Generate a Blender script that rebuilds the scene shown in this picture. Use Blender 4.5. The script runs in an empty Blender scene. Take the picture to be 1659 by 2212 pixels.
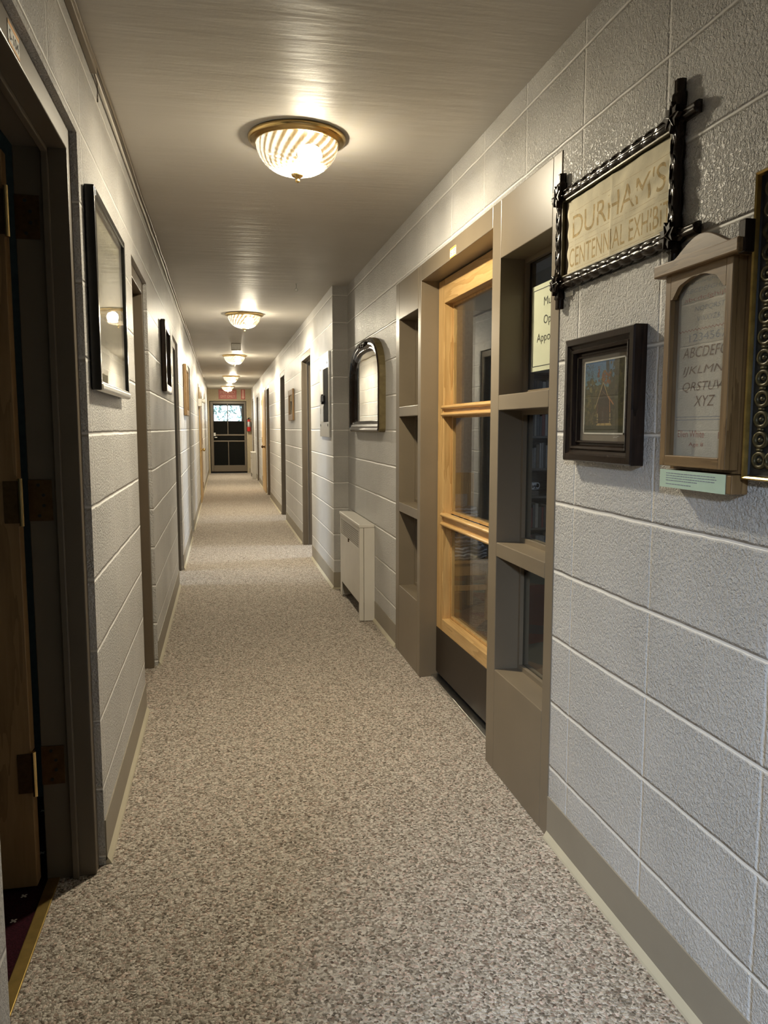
import bpy, bmesh, math, random
from mathutils import Vector, Matrix
random.seed(7)
C = bpy.context.scene.collection
PI = math.pi

# ------------------------------------------------------------------ mesh helpers
class MB:
    def __init__(s): s.bm = bmesh.new(); s.col = {}
    def box(s, x0, x1, y0, y1, z0, z1):
        x0, x1 = sorted((x0, x1)); y0, y1 = sorted((y0, y1)); z0, z1 = sorted((z0, z1))
        v = [s.bm.verts.new(p) for p in ((x0,y0,z0),(x1,y0,z0),(x1,y1,z0),(x0,y1,z0),(x0,y0,z1),(x1,y0,z1),(x1,y1,z1),(x0,y1,z1))]
        for f in ((0,3,2,1),(4,5,6,7),(0,1,5,4),(1,2,6,5),(2,3,7,6),(3,0,4,7)): s.bm.faces.new([v[i] for i in f])
        return v
    def tube(s, pts, r, n=8, cap=True):
        pts = [Vector(p) for p in pts]; rings = []
        up = Vector((0,0,1))
        for i, p in enumerate(pts):
            t = (pts[min(i+1,len(pts)-1)] - pts[max(i-1,0)]).normalized()
            a = t.cross(up)
            if a.length < 1e-3: a = t.cross(Vector((1,0,0)))
            a.normalize(); b = t.cross(a)
            rr = r[i] if isinstance(r,(list,tuple)) else r
            rings.append([s.bm.verts.new(p + rr*(math.cos(k*2*PI/n)*a + math.sin(k*2*PI/n)*b)) for k in range(n)])
        for i in range(len(rings)-1):
            for k in range(n):
                s.bm.faces.new((rings[i][k], rings[i][(k+1)%n], rings[i+1][(k+1)%n], rings[i+1][k]))
        if cap:
            s.bm.faces.new(rings[0][::-1]); s.bm.faces.new(rings[-1])
    def lathe(s, prof, c=(0,0,0), n=32, axis='z', fn=None):
        # prof: list of (r, h) ; fn(theta, i) radius factor
        rings = []; c = Vector(c)
        for i, (r, h) in enumerate(prof):
            ring = []
            for k in range(n):
                th = 2*PI*k/n; rr = r*(fn(th, i) if fn else 1)
                a, b = rr*math.cos(th), rr*math.sin(th)
                p = {'z': (a,b,h), 'x': (h,a,b), 'y': (a,h,b)}[axis]
                ring.append(s.bm.verts.new(c + Vector(p)))
            rings.append(ring)
        for i in range(len(rings)-1):
            for k in range(n):
                s.bm.faces.new((rings[i][k], rings[i][(k+1)%n], rings[i+1][(k+1)%n], rings[i+1][k]))
        for ring, rev in ((rings[0], True), (rings[-1], False)):
            try: s.bm.faces.new(ring[::-1] if rev else ring)
            except Exception: pass
        return rings
    def prism(s, poly, axis, a, b):
        # poly 2D extruded along axis from a to b. axis x: (y,z); y: (x,z); z: (x,y)
        def P(u, v, w): return {'x': (w,u,v), 'y': (u,w,v), 'z': (u,v,w)}[axis]
        v0 = [s.bm.verts.new(P(u,v,a)) for u, v in poly]; v1 = [s.bm.verts.new(P(u,v,b)) for u, v in poly]
        n = len(poly); fs = []
        fs.append(s.bm.faces.new(v0)); fs.append(s.bm.faces.new(v1[::-1]))
        for i in range(n): s.bm.faces.new((v0[i], v0[(i+1)%n], v1[(i+1)%n], v1[i])) 
    def quad(s, *ps):
        return s.bm.faces.new([s.bm.verts.new(p) for p in ps])
    def ball(s, c, r, n=12, scale=(1,1,1)):
        m = Matrix.Translation(c) @ Matrix.Diagonal((scale[0]*r, scale[1]*r, scale[2]*r, 1))
        bmesh.ops.create_uvsphere(s.bm, u_segments=n, v_segments=max(6,n//2), radius=1, matrix=m)
    def torus(s, c, R, r, axis='z', n=20, m=8, sq=(1,1)):
        rings = []
        for i in range(n):
            a = 2*PI*i/n; ring = []
            for k in range(m):
                b = 2*PI*k/m
                u, v, w = (R+r*math.cos(b))*math.cos(a)*sq[0], (R+r*math.cos(b))*math.sin(a)*sq[1], r*math.sin(b)
                p = {'z': (u,v,w), 'x': (w,u,v), 'y': (u,w,v)}[axis]
                ring.append(s.bm.verts.new(Vector(c)+Vector(p)))
            rings.append(ring)
        for i in range(n):
            for k in range(m):
                s.bm.faces.new((rings[i][k], rings[i][(k+1)%m], rings[(i+1)%n][(k+1)%m], rings[(i+1)%n][k]))
    def build(s, name, m, parent=None, smooth=False, bevel=0, seg=2):
        bm = s.bm
        bmesh.ops.recalc_face_normals(bm, faces=bm.faces[:])
        me = bpy.data.meshes.new(name)
        off = Vector((0,0,0))
        if parent is not None:
            p = parent
            while p is not None: off += p.location; p = p.parent
        bmesh.ops.translate(bm, verts=bm.verts[:], vec=-off)
        bm.to_mesh(me); bm.free()
        me.materials.append(m)
        o = bpy.data.objects.new(name, me); C.objects.link(o)
        if parent is not None: o.parent = parent
        if smooth:
            for p in me.polygons: p.use_smooth = True
        if bevel:
            b = o.modifiers.new('bevel', 'BEVEL'); b.width = bevel; b.segments = seg; b.limit_method = 'ANGLE'; b.angle_limit = math.radians(40)
        return o

def tag(o, label, cat, group=None, kind=None):
    o['label'] = label; o['category'] = cat
    if group: o['group'] = group
    if kind: o['kind'] = kind
    return o
def thing(name, loc, label, cat, group=None, kind=None):
    o = bpy.data.objects.new(name, None); C.objects.link(o); o.location = loc; o.empty_display_size = .1
    return tag(o, label, cat, group, kind)
def part(name, m, parent, *boxes, bevel=0, smooth=False, seg=2):
    b = MB()
    for bx in boxes: b.box(*bx)
    return b.build(name, m, parent, bevel=bevel, smooth=smooth, seg=seg)
def dup(root, loc):
    r = root.copy(); C.objects.link(r); r.location = loc
    for ch in list(root.children):
        c = ch.copy(); C.objects.link(c); c.parent = r
        for g in ch.children:
            d = g.copy(); C.objects.link(d); d.parent = c
    return r

def text(name, body, m, parent, origin, ux, uy, size, depth=.0004, shear=0, width=None, align='LEFT', spacing=1.0, offset=0, xs=1.0, height=None):
    """flat lettering: origin, unit vectors ux (reading direction) and uy (up)."""
    cu = bpy.data.curves.new(name, 'FONT'); cu.body = body; cu.size = size; cu.shear = shear; cu.align_x = align
    cu.extrude = 0; cu.space_character = spacing; cu.offset = offset; cu.resolution_u = 4
    to = bpy.data.objects.new('tmp', cu); C.objects.link(to)
    dg = bpy.context.evaluated_depsgraph_get(); dg.update()
    me = bpy.data.meshes.new_from_object(to.evaluated_get(dg))
    bpy.data.objects.remove(to)
    if width and len(me.vertices):
        xsv = [v.co.x for v in me.vertices]; w = max(xsv)-min(xsv); xs = width/max(w,1e-6)
    ysc = 1.0
    if height and len(me.vertices):
        yv = [v.co.y for v in me.vertices]; ysc = height/max(max(yv)-min(yv),1e-6)
    ux, uy = Vector(ux), Vector(uy); n = ux.cross(uy)
    off = Vector((0,0,0)); p = parent
    while p is not None: off += p.location; p = p.parent
    O = Vector(origin)-off
    for v in me.vertices:
        v.co = O + ux*v.co.x*xs + uy*v.co.y*ysc + n*depth
    me.materials.clear(); me.materials.append(m); me.name = name
    o = bpy.data.objects.new(name, me); C.objects.link(o); o.parent = parent
    return o

# ------------------------------------------------------------------ materials
def newmat(name):
    m = bpy.data.materials.new(name); m.use_nodes = True
    nt = m.node_tree; nt.nodes.clear()
    out = nt.nodes.new('ShaderNodeOutputMaterial')
    return m, nt, out
def L(nt, a, b): nt.links.new(a, b)
def math_node(nt, op, a, b=None, c=None):
    n = nt.nodes.new('ShaderNodeMath'); n.operation = op
    for i, v in enumerate((a, b, c)):
        if v is None: continue
        if isinstance(v, (int, float)): n.inputs[i].default_value = v
        else: L(nt, v, n.inputs[i])
    return n.outputs[0]
def ramp(nt, fac, stops):
    r = nt.nodes.new('ShaderNodeValToRGB'); e = r.color_ramp.elements
    while len(e) < len(stops): e.new(.5)
    for i, (p, c) in enumerate(stops): e[i].position = p; e[i].color = (*c, 1)
    L(nt, fac, r.inputs[0]); return r.outputs[0]
def noise(nt, vec, scale, detail=2, rough=.5):
    n = nt.nodes.new('ShaderNodeTexNoise'); n.inputs['Scale'].default_value = scale; n.inputs['Detail'].default_value = detail; n.inputs['Roughness'].default_value = rough
    if vec is not None: L(nt, vec, n.inputs['Vector'])
    return n.outputs[0]
def mapping(nt, vec, scale=(1,1,1), loc=(0,0,0)):
    m = nt.nodes.new('ShaderNodeMapping'); m.inputs['Scale'].default_value = scale; m.inputs['Location'].default_value = loc
    L(nt, vec, m.inputs['Vector']); return m.outputs[0]
def position(nt): return nt.nodes.new('ShaderNodeNewGeometry').outputs['Position']
def bump(nt, h, strength, dist, normal=None):
    b = nt.nodes.new('ShaderNodeBump'); b.inputs['Strength'].default_value = strength; b.inputs['Distance'].default_value = dist
    L(nt, h, b.inputs['Height'])
    if normal is not None: L(nt, normal, b.inputs['Normal'])
    return b.outputs[0]
def principled(nt, out, color=None, rough=.5, metal=0, spec=.5, normal=None):
    p = nt.nodes.new('ShaderNodeBsdfPrincipled')
    if color is not None:
        if isinstance(color, tuple): p.inputs['Base Color'].default_value = (*color, 1)
        else: L(nt, color, p.inputs['Base Color'])
    if isinstance(rough, (int, float)): p.inputs['Roughness'].default_value = rough
    else: L(nt, rough, p.inputs['Roughness'])
    p.inputs['Metallic'].default_value = metal; p.inputs['Specular IOR Level'].default_value = spec
    if normal is not None: L(nt, normal, p.inputs['Normal'])
    L(nt, p.outputs[0], out.inputs[0]); return p
def plain(name, color, rough=.5, metal=0, spec=.5, nscale=40, namt=.12, bstr=.15, bdist=.001):
    m, nt, out = newmat(name); pos = position(nt)
    f = noise(nt, pos, nscale, 3)
    c = ramp(nt, f, [(.25, tuple(max(0, x*(1-namt)) for x in color)), (.75, tuple(min(1, x*(1+namt)) for x in color))])
    f2 = noise(nt, pos, nscale*6, 2)
    principled(nt, out, c, rough, metal, spec, bump(nt, f2, bstr, bdist)); return m
def wood(name, c1, c2, axis='z', rough=.4, scale=9, spec=.5):
    m, nt, out = newmat(name); pos = position(nt)
    s = {'x': (.09,1,1), 'y': (1,.09,1), 'z': (1,1,.09)}[axis]
    v = mapping(nt, pos, s)
    f = noise(nt, v, scale, 4, .55); g = noise(nt, v, scale*14, 3)
    w = nt.nodes.new('ShaderNodeMath'); w.operation = 'FRACT'
    L(nt, math_node(nt, 'MULTIPLY', f, 7.0), w.inputs[0])
    k = math_node(nt, 'ADD', math_node(nt, 'MULTIPLY', w.outputs[0], .45), math_node(nt, 'MULTIPLY', g, .55))
    c = ramp(nt, k, [(.2, c1), (.75, c2)])
    principled(nt, out, c, rough, 0, spec, bump(nt, g, .12, .001)); return m

def block_material(name, base, joint, yoff, zoff=.0270, rough=.36, fine=1.0):
    m, nt, out = newmat(name)
    g = nt.nodes.new('ShaderNodeNewGeometry'); pos = g.outputs['Position']
    sx = nt.nodes.new('ShaderNodeSeparateXYZ'); L(nt, pos, sx.inputs[0])
    sn = nt.nodes.new('ShaderNodeSeparateXYZ'); L(nt, g.outputs['True Normal'], sn.inputs[0])
    sel = math_node(nt, 'GREATER_THAN', math_node(nt, 'ABSOLUTE', sn.outputs[1]), .5)
    u = nt.nodes.new('ShaderNodeMix'); u.data_type = 'FLOAT'; L(nt, sel, u.inputs[0]); L(nt, sx.outputs[1], u.inputs[2])
    L(nt, math_node(nt, 'ADD', sx.outputs[0], .13), u.inputs[3])
    wob = noise(nt, pos, 9, 1)
    wv = math_node(nt, 'MULTIPLY', math_node(nt, 'SUBTRACT', wob, .5), .006)
    # distance to the nearest joint line, vertically and along the wall
    def dist(v, period, off):
        t = math_node(nt, 'ADD', math_node(nt, 'SUBTRACT', v, off), wv)
        q = math_node(nt, 'PINGPONG', t, period/2)
        return q
    dz = dist(sx.outputs[2], .2032, zoff); du = dist(u.outputs[0], .4064, yoff)
    jz = nt.nodes.new('ShaderNodeMapRange'); jz.interpolation_type = 'SMOOTHSTEP'; L(nt, dz, jz.inputs[0]); jz.inputs[1].default_value = .0015; jz.inputs[2].default_value = .0085
    ju = nt.nodes.new('ShaderNodeMapRange'); ju.interpolation_type = 'SMOOTHSTEP'; L(nt, du, ju.inputs[0]); ju.inputs[1].default_value = .001; ju.inputs[2].default_value = .0075
    vfade = math_node(nt, 'ADD', math_node(nt, 'MULTIPLY', ju.outputs[0], .6), .4)
    groove = math_node(nt, 'MINIMUM', jz.outputs[0], vfade)
    # pitted face of the block, filled smooth by paint in the joints
    a = noise(nt, pos, 150*fine, 3, .62)
    pit = ramp(nt, a, [(.34, (0,0,0)), (.60, (1,1,1))])
    patch = nt.nodes.new('ShaderNodeMapRange'); L(nt, noise(nt, pos, 3.2, 1), patch.inputs[0])
    patch.inputs[1].default_value = .35; patch.inputs[2].default_value = .65; patch.inputs[3].default_value = .55; patch.inputs[4].default_value = 1
    pit = math_node(nt, 'MULTIPLY', math_node(nt, 'MULTIPLY', pit, groove), patch.outputs[0])
    h = math_node(nt, 'ADD', math_node(nt, 'MULTIPLY', pit, .0046), math_node(nt, 'MULTIPLY', groove, .0050))
    nrm = bump(nt, h, 1.0, 1.0)
    big = noise(nt, pos, 1.7, 2)
    bc = ramp(nt, big, [(.3, tuple(x*.95 for x in base)), (.7, tuple(min(1, x*1.03) for x in base))])
    mix = nt.nodes.new('ShaderNodeMix'); mix.data_type = 'RGBA'; L(nt, groove, mix.inputs[0]); mix.inputs[6].default_value = (*joint, 1); L(nt, bc, mix.inputs[7])  # paler joint colour paints in highlights along the grooves
    principled(nt, out, mix.outputs[2], rough, 0, .5, nrm); return m

def carpet_material(name):
    m, nt, out = newmat(name); pos = position(nt)
    d = nt.nodes.new('ShaderNodeVectorMath'); d.operation = 'ADD'
    n3 = nt.nodes.new('ShaderNodeTexNoise'); n3.inputs['Scale'].default_value = 55; L(nt, pos, n3.inputs['Vector'])
    sc = nt.nodes.new('ShaderNodeVectorMath'); sc.operation = 'SCALE'; sc.inputs['Scale'].default_value = .012; L(nt, n3.outputs[1], sc.inputs[0])
    L(nt, pos, d.inputs[0]); L(nt, sc.outputs[0], d.inputs[1]); v = d.outputs[0]
    a = noise(nt, v, 150, 3, .7); vor = nt.nodes.new('ShaderNodeTexVoronoi'); vor.inputs['Scale'].default_value = 165; L(nt, v, vor.inputs['Vector'])
    rnd = nt.nodes.new('ShaderNodeSeparateColor'); L(nt, vor.outputs['Color'], rnd.inputs[0])
    k = math_node(nt, 'ADD', math_node(nt, 'MULTIPLY', rnd.outputs[0], .5), math_node(nt, 'MULTIPLY', a, .5))
    c = ramp(nt, k, [(.17, (.055,.044,.034)), (.36, (.28,.245,.20)), (.60, (.53,.48,.41)), (.88, (.86,.80,.72))])
    hue = ramp(nt, rnd.outputs[1], [(.6, (1,1,1)), (.95, (1.0,.86,.84))])
    mx = nt.nodes.new('ShaderNodeMix'); mx.data_type = 'RGBA'; mx.blend_type = 'MULTIPLY'; mx.inputs[0].default_value = 1; L(nt, c, mx.inputs[6]); L(nt, hue, mx.inputs[7])
    h = math_node(nt, 'ADD', math_node(nt, 'MULTIPLY', a, .7), math_node(nt, 'MULTIPLY', math_node(nt, 'SUBTRACT', 1.0, vor.outputs['Distance']), .5))
    principled(nt, out, mx.outputs[2], .95, 0, .1, bump(nt, h, .9, .008)); return m

def floral_carpet(name):
    m, nt, out = newmat(name); pos = position(nt)
    r = nt.nodes.new('ShaderNodeVectorRotate'); r.rotation_type = 'Z_AXIS'; r.inputs['Angle'].default_value = PI/4; L(nt, pos, r.inputs['Vector'])
    sp = nt.nodes.new('ShaderNodeSeparateXYZ'); L(nt, r.outputs[0], sp.inputs[0])
    per = .078
    def cell(o): return math_node(nt, 'SUBTRACT', math_node(nt, 'MULTIPLY', math_node(nt, 'FRACT', math_node(nt, 'DIVIDE', o, per)), per), per/2)
    x, y = cell(sp.outputs[0]), cell(sp.outputs[1])
    rr = math_node(nt, 'SQRT', math_node(nt, 'ADD', math_node(nt, 'MULTIPLY', x, x), math_node(nt, 'MULTIPLY', y, y)))
    th = math_node(nt, 'ARCTAN2', y, x)
    pet = math_node(nt, 'MULTIPLY', math_node(nt, 'ABSOLUTE', math_node(nt, 'COSINE', math_node(nt, 'MULTIPLY', th, 2.0))), .0085)
    f = math_node(nt, 'LESS_THAN', rr, math_node(nt, 'ADD', pet, .0012))
    n = noise(nt, pos, 260, 2)
    base = ramp(nt, n, [(.3, (.018,.004,.007)), (.7, (.040,.008,.014))])
    mx = nt.nodes.new('ShaderNodeMix'); mx.data_type = 'RGBA'; L(nt, f, mx.inputs[0]); L(nt, base, mx.inputs[6]); mx.inputs[7].default_value = (.62,.58,.50,1)
    principled(nt, out, mx.outputs[2], .95, 0, .1, bump(nt, n, .6, .004)); return m

def glass_material(name, tint=(.93,.95,.95), extra=0.0):
    m, nt, out = newmat(name)
    g = nt.nodes.new('ShaderNodeNewGeometry')
    dp = nt.nodes.new('ShaderNodeVectorMath'); dp.operation = 'DOT_PRODUCT'; L(nt, g.outputs['Normal'], dp.inputs[0]); L(nt, g.outputs['Incoming'], dp.inputs[1])
    c = math_node(nt, 'ABSOLUTE', dp.outputs['Value'])
    k = math_node(nt, 'POWER', math_node(nt, 'SUBTRACT', 1.0, c), 5.0)
    fac = math_node(nt, 'ADD', math_node(nt, 'MULTIPLY', k, .955), .045+extra)
    t = nt.nodes.new('ShaderNodeBsdfTransparent'); t.inputs[0].default_value = (*tint, 1)
    gl = nt.nodes.new('ShaderNodeBsdfGlossy'); gl.inputs['Roughness'].default_value = .0; gl.inputs[0].default_value = (1,1,1,1)
    w = noise(nt, position(nt), 6, 1); L(nt, bump(nt, w, .02, .01), gl.inputs['Normal'])
    mx = nt.nodes.new('ShaderNodeMixShader'); L(nt, fac, mx.inputs[0]); L(nt, t.outputs[0], mx.inputs[1]); L(nt, gl.outputs[0], mx.inputs[2])
    L(nt, mx.outputs[0], out.inputs[0]); return m

def dome_material(name):
    m, nt, out = newmat(name)
    at = nt.nodes.new('ShaderNodeAttribute'); at.attribute_name = 'flute'
    c = ramp(nt, at.outputs['Fac'], [(.30, (1,.985,.95)), (.62, (.86,.76,.56))])  # amber tint per flute paints in the yellow bands of refracted light
    tr = nt.nodes.new('ShaderNodeBsdfTranslucent'); L(nt, ramp(nt, at.outputs['Fac'], [(.25, (.070,.066,.057)), (.7, (.024,.0165,.0072))]), tr.inputs[0])
    tp = nt.nodes.new('ShaderNodeBsdfTransparent'); L(nt, c, tp.inputs[0])
    gl = nt.nodes.new('ShaderNodeBsdfGlossy'); gl.inputs['Roughness'].default_value = .08
    m1 = nt.nodes.new('ShaderNodeMixShader'); m1.inputs[0].default_value = .30; L(nt, tr.outputs[0], m1.inputs[1]); L(nt, tp.outputs[0], m1.inputs[2])
    m2 = nt.nodes.new('ShaderNodeMixShader'); m2.inputs[0].default_value = .06; L(nt, m1.outputs[0], m2.inputs[1]); L(nt, gl.outputs[0], m2.inputs[2])
    L(nt, m2.outputs[0], out.inputs[0]); return m
def emit_material(name, color, strength):
    m, nt, out = newmat(name); e = nt.nodes.new('ShaderNodeEmission'); e.inputs[0].default_value = (*color, 1); e.inputs[1].default_value = strength
    L(nt, e.outputs[0], out.inputs[0]); return m
def vcol_material(name, rough=.35, nscale=300, namt=.3):
    m, nt, out = newmat(name); at = nt.nodes.new('ShaderNodeAttribute'); at.attribute_name = 'tone'
    f = noise(nt, position(nt), nscale, 3)
    k = ramp(nt, f, [(.3, (1-namt,)*3), (.7, (1+namt,)*3)])
    mx = nt.nodes.new('ShaderNodeMix'); mx.data_type = 'RGBA'; mx.blend_type = 'MULTIPLY'; mx.inputs[0].default_value = 1; L(nt, at.outputs['Color'], mx.inputs[6]); L(nt, k, mx.inputs[7])
    principled(nt, out, mx.outputs[2], rough, 0, .3); return m
def stripe_material(name):
    m, nt, out = newmat(name); pos = position(nt)
    w = nt.nodes.new('ShaderNodeTexWave'); w.wave_type = 'BANDS'; w.bands_direction = 'Z'; w.inputs['Scale'].default_value = 14; w.inputs['Distortion'].default_value = 5; w.inputs['Detail'].default_value = 2; w.inputs['Detail Scale'].default_value = 1.2
    L(nt, pos, w.inputs['Vector'])
    c = ramp(nt, w.outputs[0], [(.30, (.06,.07,.10)), (.45, (.30,.32,.38)), (.62, (.12,.13,.17)), (.85, (.60,.62,.68))])
    principled(nt, out, c, .9, 0, .1, bump(nt, noise(nt, pos, 200, 2), .5, .003)); return m

M = {}
BASE = (.655,.64,.615)
M['block'] = block_material('painted_block', BASE, (.80,.785,.75), 2.0205)
M['blockL'] = block_material('painted_block_left', BASE, (.80,.785,.75), 1.925)
M['endwall'] = plain('tan_end_wall_paint', (.42,.35,.23), .6)
M['plaster'] = plain('room_wall_paint', (.45,.44,.42), .8)
M['tealwall'] = plain('teal_room_paint', (.25,.33,.34), .8)
M['carpet'] = carpet_material('speckled_loop_carpet')
M['floral'] = floral_carpet('maroon_floral_carpet')
M['base'] = plain('taupe_cove_base', (.30,.265,.205), .45, nscale=6, namt=.06)
M['basetoe'] = plain('pale_cove_toe', (.56,.51,.38), .5, nscale=6, namt=.06)
M['taupe'] = plain('taupe_metal_paint', (.195,.155,.105), .34, nscale=5, namt=.07, bstr=.05)
M['dframe'] = plain('brown_door_frame_paint', (.135,.108,.076), .38, nscale=5, namt=.07, bstr=.05)
M['kick'] = plain('dark_brown_kick_panel', (.024,.015,.008), .5, nscale=12)
M['birch'] = wood('honey_birch', (.44,.255,.088), (.62,.40,.165), 'z', .35)
M['birchh'] = wood('honey_birch_rail', (.44,.255,.088), (.62,.40,.165), 'y', .35)
M['leaf'] = wood('brown_veneer_leaf', (.20,.115,.045), (.30,.18,.075), 'z', .45)
M['maple'] = wood('maple_door_veneer', (.52,.33,.125), (.66,.44,.19), 'z', .4)
M['oak'] = wood('oak_case', (.15,.085,.032), (.27,.165,.068), 'z', .42, 16)
M['oakh'] = wood('oak_case_rail', (.15,.085,.032), (.27,.165,.068), 'y', .42, 16)
M['darkwood'] = wood('dark_walnut', (.010,.006,.004), (.030,.018,.012), 'z', .22, 16, .28)
M['darkwoodh'] = wood('dark_walnut_rail', (.010,.006,.004), (.030,.018,.012), 'y', .22, 16, .28)
M['black'] = plain('black_frame_lacquer', (.012,.012,.012), .22, nscale=20)
M['blackmatte'] = plain('matte_black', (.012,.012,.012), .6)
M['brass'] = plain('polished_brass', (.62,.45,.20), .22, 1, .5, 30, .1, .05)
M['antbrass'] = plain('aged_brass_hinge', (.13,.075,.035), .45, 1, .5, 60, .25)
M['steel'] = plain('brushed_steel', (.62,.62,.60), .28, 1, .5, 60, .08)
M['silver'] = plain('silver_edge', (.70,.70,.68), .3, 1, .5, 60, .08)
M['threshold'] = plain('brass_threshold', (.60,.43,.15), .38, 1, .5, 30, .15)
M['white'] = plain('white_enamel', (.68,.645,.58), .4, nscale=8, namt=.04)
M['whitebox'] = plain('white_plastic', (.74,.72,.66), .4)
M['paper'] = plain('cream_paper', (.86,.82,.60), .7, nscale=30, namt=.03)
M['ink'] = plain('black_ink', (.02,.02,.02), .7)
M['label'] = plain('white_label', (.85,.84,.78), .5)
M['orange'] = plain('orange_label_band', (.85,.42,.10), .5)
M['cream'] = plain('aged_cloth', (.88,.80,.58), .85, nscale=25, namt=.10, bstr=.4)
M['stitch'] = plain('ochre_painted_lettering', (.60,.44,.20), .85, nscale=90, namt=.3)
M['linen'] = plain('sampler_linen', (.60,.57,.49), .9, nscale=60, namt=.06, bstr=.5)
M['threadb'] = plain('brown_thread', (.13,.07,.045), .9)
M['threadr'] = plain('red_thread', (.34,.12,.09), .9)
M['threadg'] = plain('grey_blue_thread', (.24,.26,.30), .9)
M['card'] = plain('pale_green_card', (.56,.72,.56), .6, nscale=20, namt=.04)
M['mat'] = plain('taupe_picture_mount', (.23,.19,.145), .8, nscale=30, namt=.06)
M['bevelwhite'] = plain('white_mount_edge', (.82,.79,.70), .7)
M['print'] = vcol_material('photo_print')
M['sketch'] = vcol_material('pale_etching', .6, 90, .12)
M['gold'] = plain('gilt_moulding', (.52,.37,.12), .3, 1, .5, 50, .25)
M['olive'] = plain('dark_gilt_relief', (.075,.062,.028), .4, .4, .5, 60, .3)
M['deadblack'] = plain('black_enamel_and_shade', (.010,.010,.010), .8, 0, .06)
M['lamppan'] = plain('dark_bronze_pan', (.020,.015,.007), .5)
M['gilt2'] = plain('aged_bronze_side', (.15,.115,.05), .5, .3, .5, 40, .2)
M['glass'] = glass_material('window_glass')
M['picglass'] = glass_material('picture_glass', (.97,.97,.96))
m_, nt_, o_ = newmat('mirror_silver'); g_ = nt_.nodes.new('ShaderNodeBsdfGlossy'); g_.inputs['Roughness'].default_value = .0; g_.inputs[0].default_value = (.9,.9,.88,1)
L(nt_, bump(nt_, noise(nt_, position(nt_), 4, 1), .03, .01), g_.inputs['Normal']); L(nt_, g_.outputs[0], o_.inputs[0]); M['mirror'] = m_
M['dome'] = dome_material('fluted_glass_painted_refraction')
M['bulb'] = emit_material('lit_bulb', (1,.86,.62), 60)
M['sconewhite'] = plain('white_fixture_pan', (.8,.78,.72), .4)
M['signred'] = plain('red_sign', (.42,.095,.07), .45)
M['signtext'] = plain('pink_sign_text', (.72,.42,.34), .5)
M['screen'] = plain('dark_screen_mesh', (.008,.008,.007), .9, 0, .1)
M['innerdoor'] = plain('dark_inner_door', (.030,.026,.020), .55)
M['redpaint'] = plain('extinguisher_red', (.48,.025,.02), .3)
M['stripe'] = stripe_material('striped_blanket')
M['chairwood'] = wood('orange_chair_wood', (.30,.15,.05), (.44,.24,.09), 'z', .4)
M['shelf'] = wood('dim_bookcase_wood', (.10,.085,.07), (.17,.15,.125), 'x', .5)
M['china'] = plain('white_china', (.80,.80,.82), .2)
M['inkblue'] = plain('dark_china_leaf', (.05,.06,.08), .3)
M['rug'] = None
# patterned museum carpet
m_, nt_, o_ = newmat('patched_museum_carpet'); p_ = position(nt_)
v_ = nt_.nodes.new('ShaderNodeTexVoronoi'); v_.inputs['Scale'].default_value = 2.6; L(nt_, p_, v_.inputs['Vector'])
s_ = nt_.nodes.new('ShaderNodeSeparateColor'); L(nt_, v_.outputs['Color'], s_.inputs[0])
c_ = ramp(nt_, s_.outputs[0], [(.2, (.16,.045,.03)), (.45, (.07,.06,.055)), (.7, (.13,.14,.09)), (.95, (.20,.10,.06))])
principled(nt_, o_, c_, .95, 0, .1, bump(nt_, noise(nt_, p_, 180, 2), .6, .004)); M['museumfloor'] = m_
# ceiling: semi-gloss paint with slight cross ripples
m_, nt_, o_ = newmat('ceiling_gloss_paint'); p_ = position(nt_)
rp = noise(nt_, mapping(nt_, p_, (1.2, 9.0, 1)), 1.6, 3, .55); fn = noise(nt_, p_, 60, 2); mid = noise(nt_, mapping(nt_, p_, (4, 14, 1)), 2.2, 2)
n1 = bump(nt_, rp, .17, .02); n2 = bump(nt_, fn, .10, .002, n1); n3 = bump(nt_, mid, .10, .01, n2)
rr_ = ramp(nt_, noise(nt_, p_, 2.5, 3), [(.3, (.42,.42,.42)), (.75, (.56,.56,.56))])
cc_ = ramp(nt_, noise(nt_, p_, 1.1, 3), [(.3, (.52,.495,.45)), (.7, (.59,.56,.515))])
principled(nt_, o_, cc_, rr_, 0, .20, n3); M['ceiling'] = m_
def colour(name, c, rough=.6, metal=0): return plain(name, c, rough, metal)

# ------------------------------------------------------------------ dimensions
XL, XR, XF = -.355, .964, .847      # left wall face, right wall face (near), right wall face (far stretch)
CZ = 2.335; YB, YE = -3.0, 22.3
WT = .155                            # wall thickness
def struct(o, label, cat): return tag(o, label, cat, kind='structure')

def wall_with_openings(mb, x0, x1, y0, y1, openings, ztop=CZ):
    y = y0
    for (a, b, zt) in sorted(openings):
        if a > y: mb.box(x0, x1, y, a, 0, ztop)
        if zt < ztop: mb.box(x0, x1, a, b, zt, ztop)
        y = b
    if y < y1: mb.box(x0, x1, y, y1, 0, ztop)

D1 = (1.265, 2.262, 2.035); LB = (-1.3, -.3, 2.035)
D2 = (3.52, 4.215, 1.990); D3 = (6.36, 7.10, 1.985); D4 = (9.20, 9.80, 1.97); D5 = (13.35, 14.72, 1.99)
b = MB(); wall_with_openings(b, XL-WT, XL, YB, YE, [LB, D1, D2, D3, D4, D5]); struct(b.build('wall_left', M['blockL']), 'long painted concrete block wall along the left of the corridor', 'wall')
SF = (2.145, 4.292, 2.043)
R1 = (7.50, 8.425, 2.02); R2 = (10.62, 11.45, 2.035); R3 = (14.10, 14.95, 2.035); RW = (15.18, 16.45, 2.035); R4 = (18.30, 19.10, 2.035); R5 = (20.95, 21.75, 2.035)
b = MB()
wall_with_openings(b, XR, XR+WT, YB, 6.0, [SF])
struct(b.build('wall_right', M['block']), 'painted concrete block wall along the near right of the corridor, up to the mirror', 'wall')
b = MB()
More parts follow.
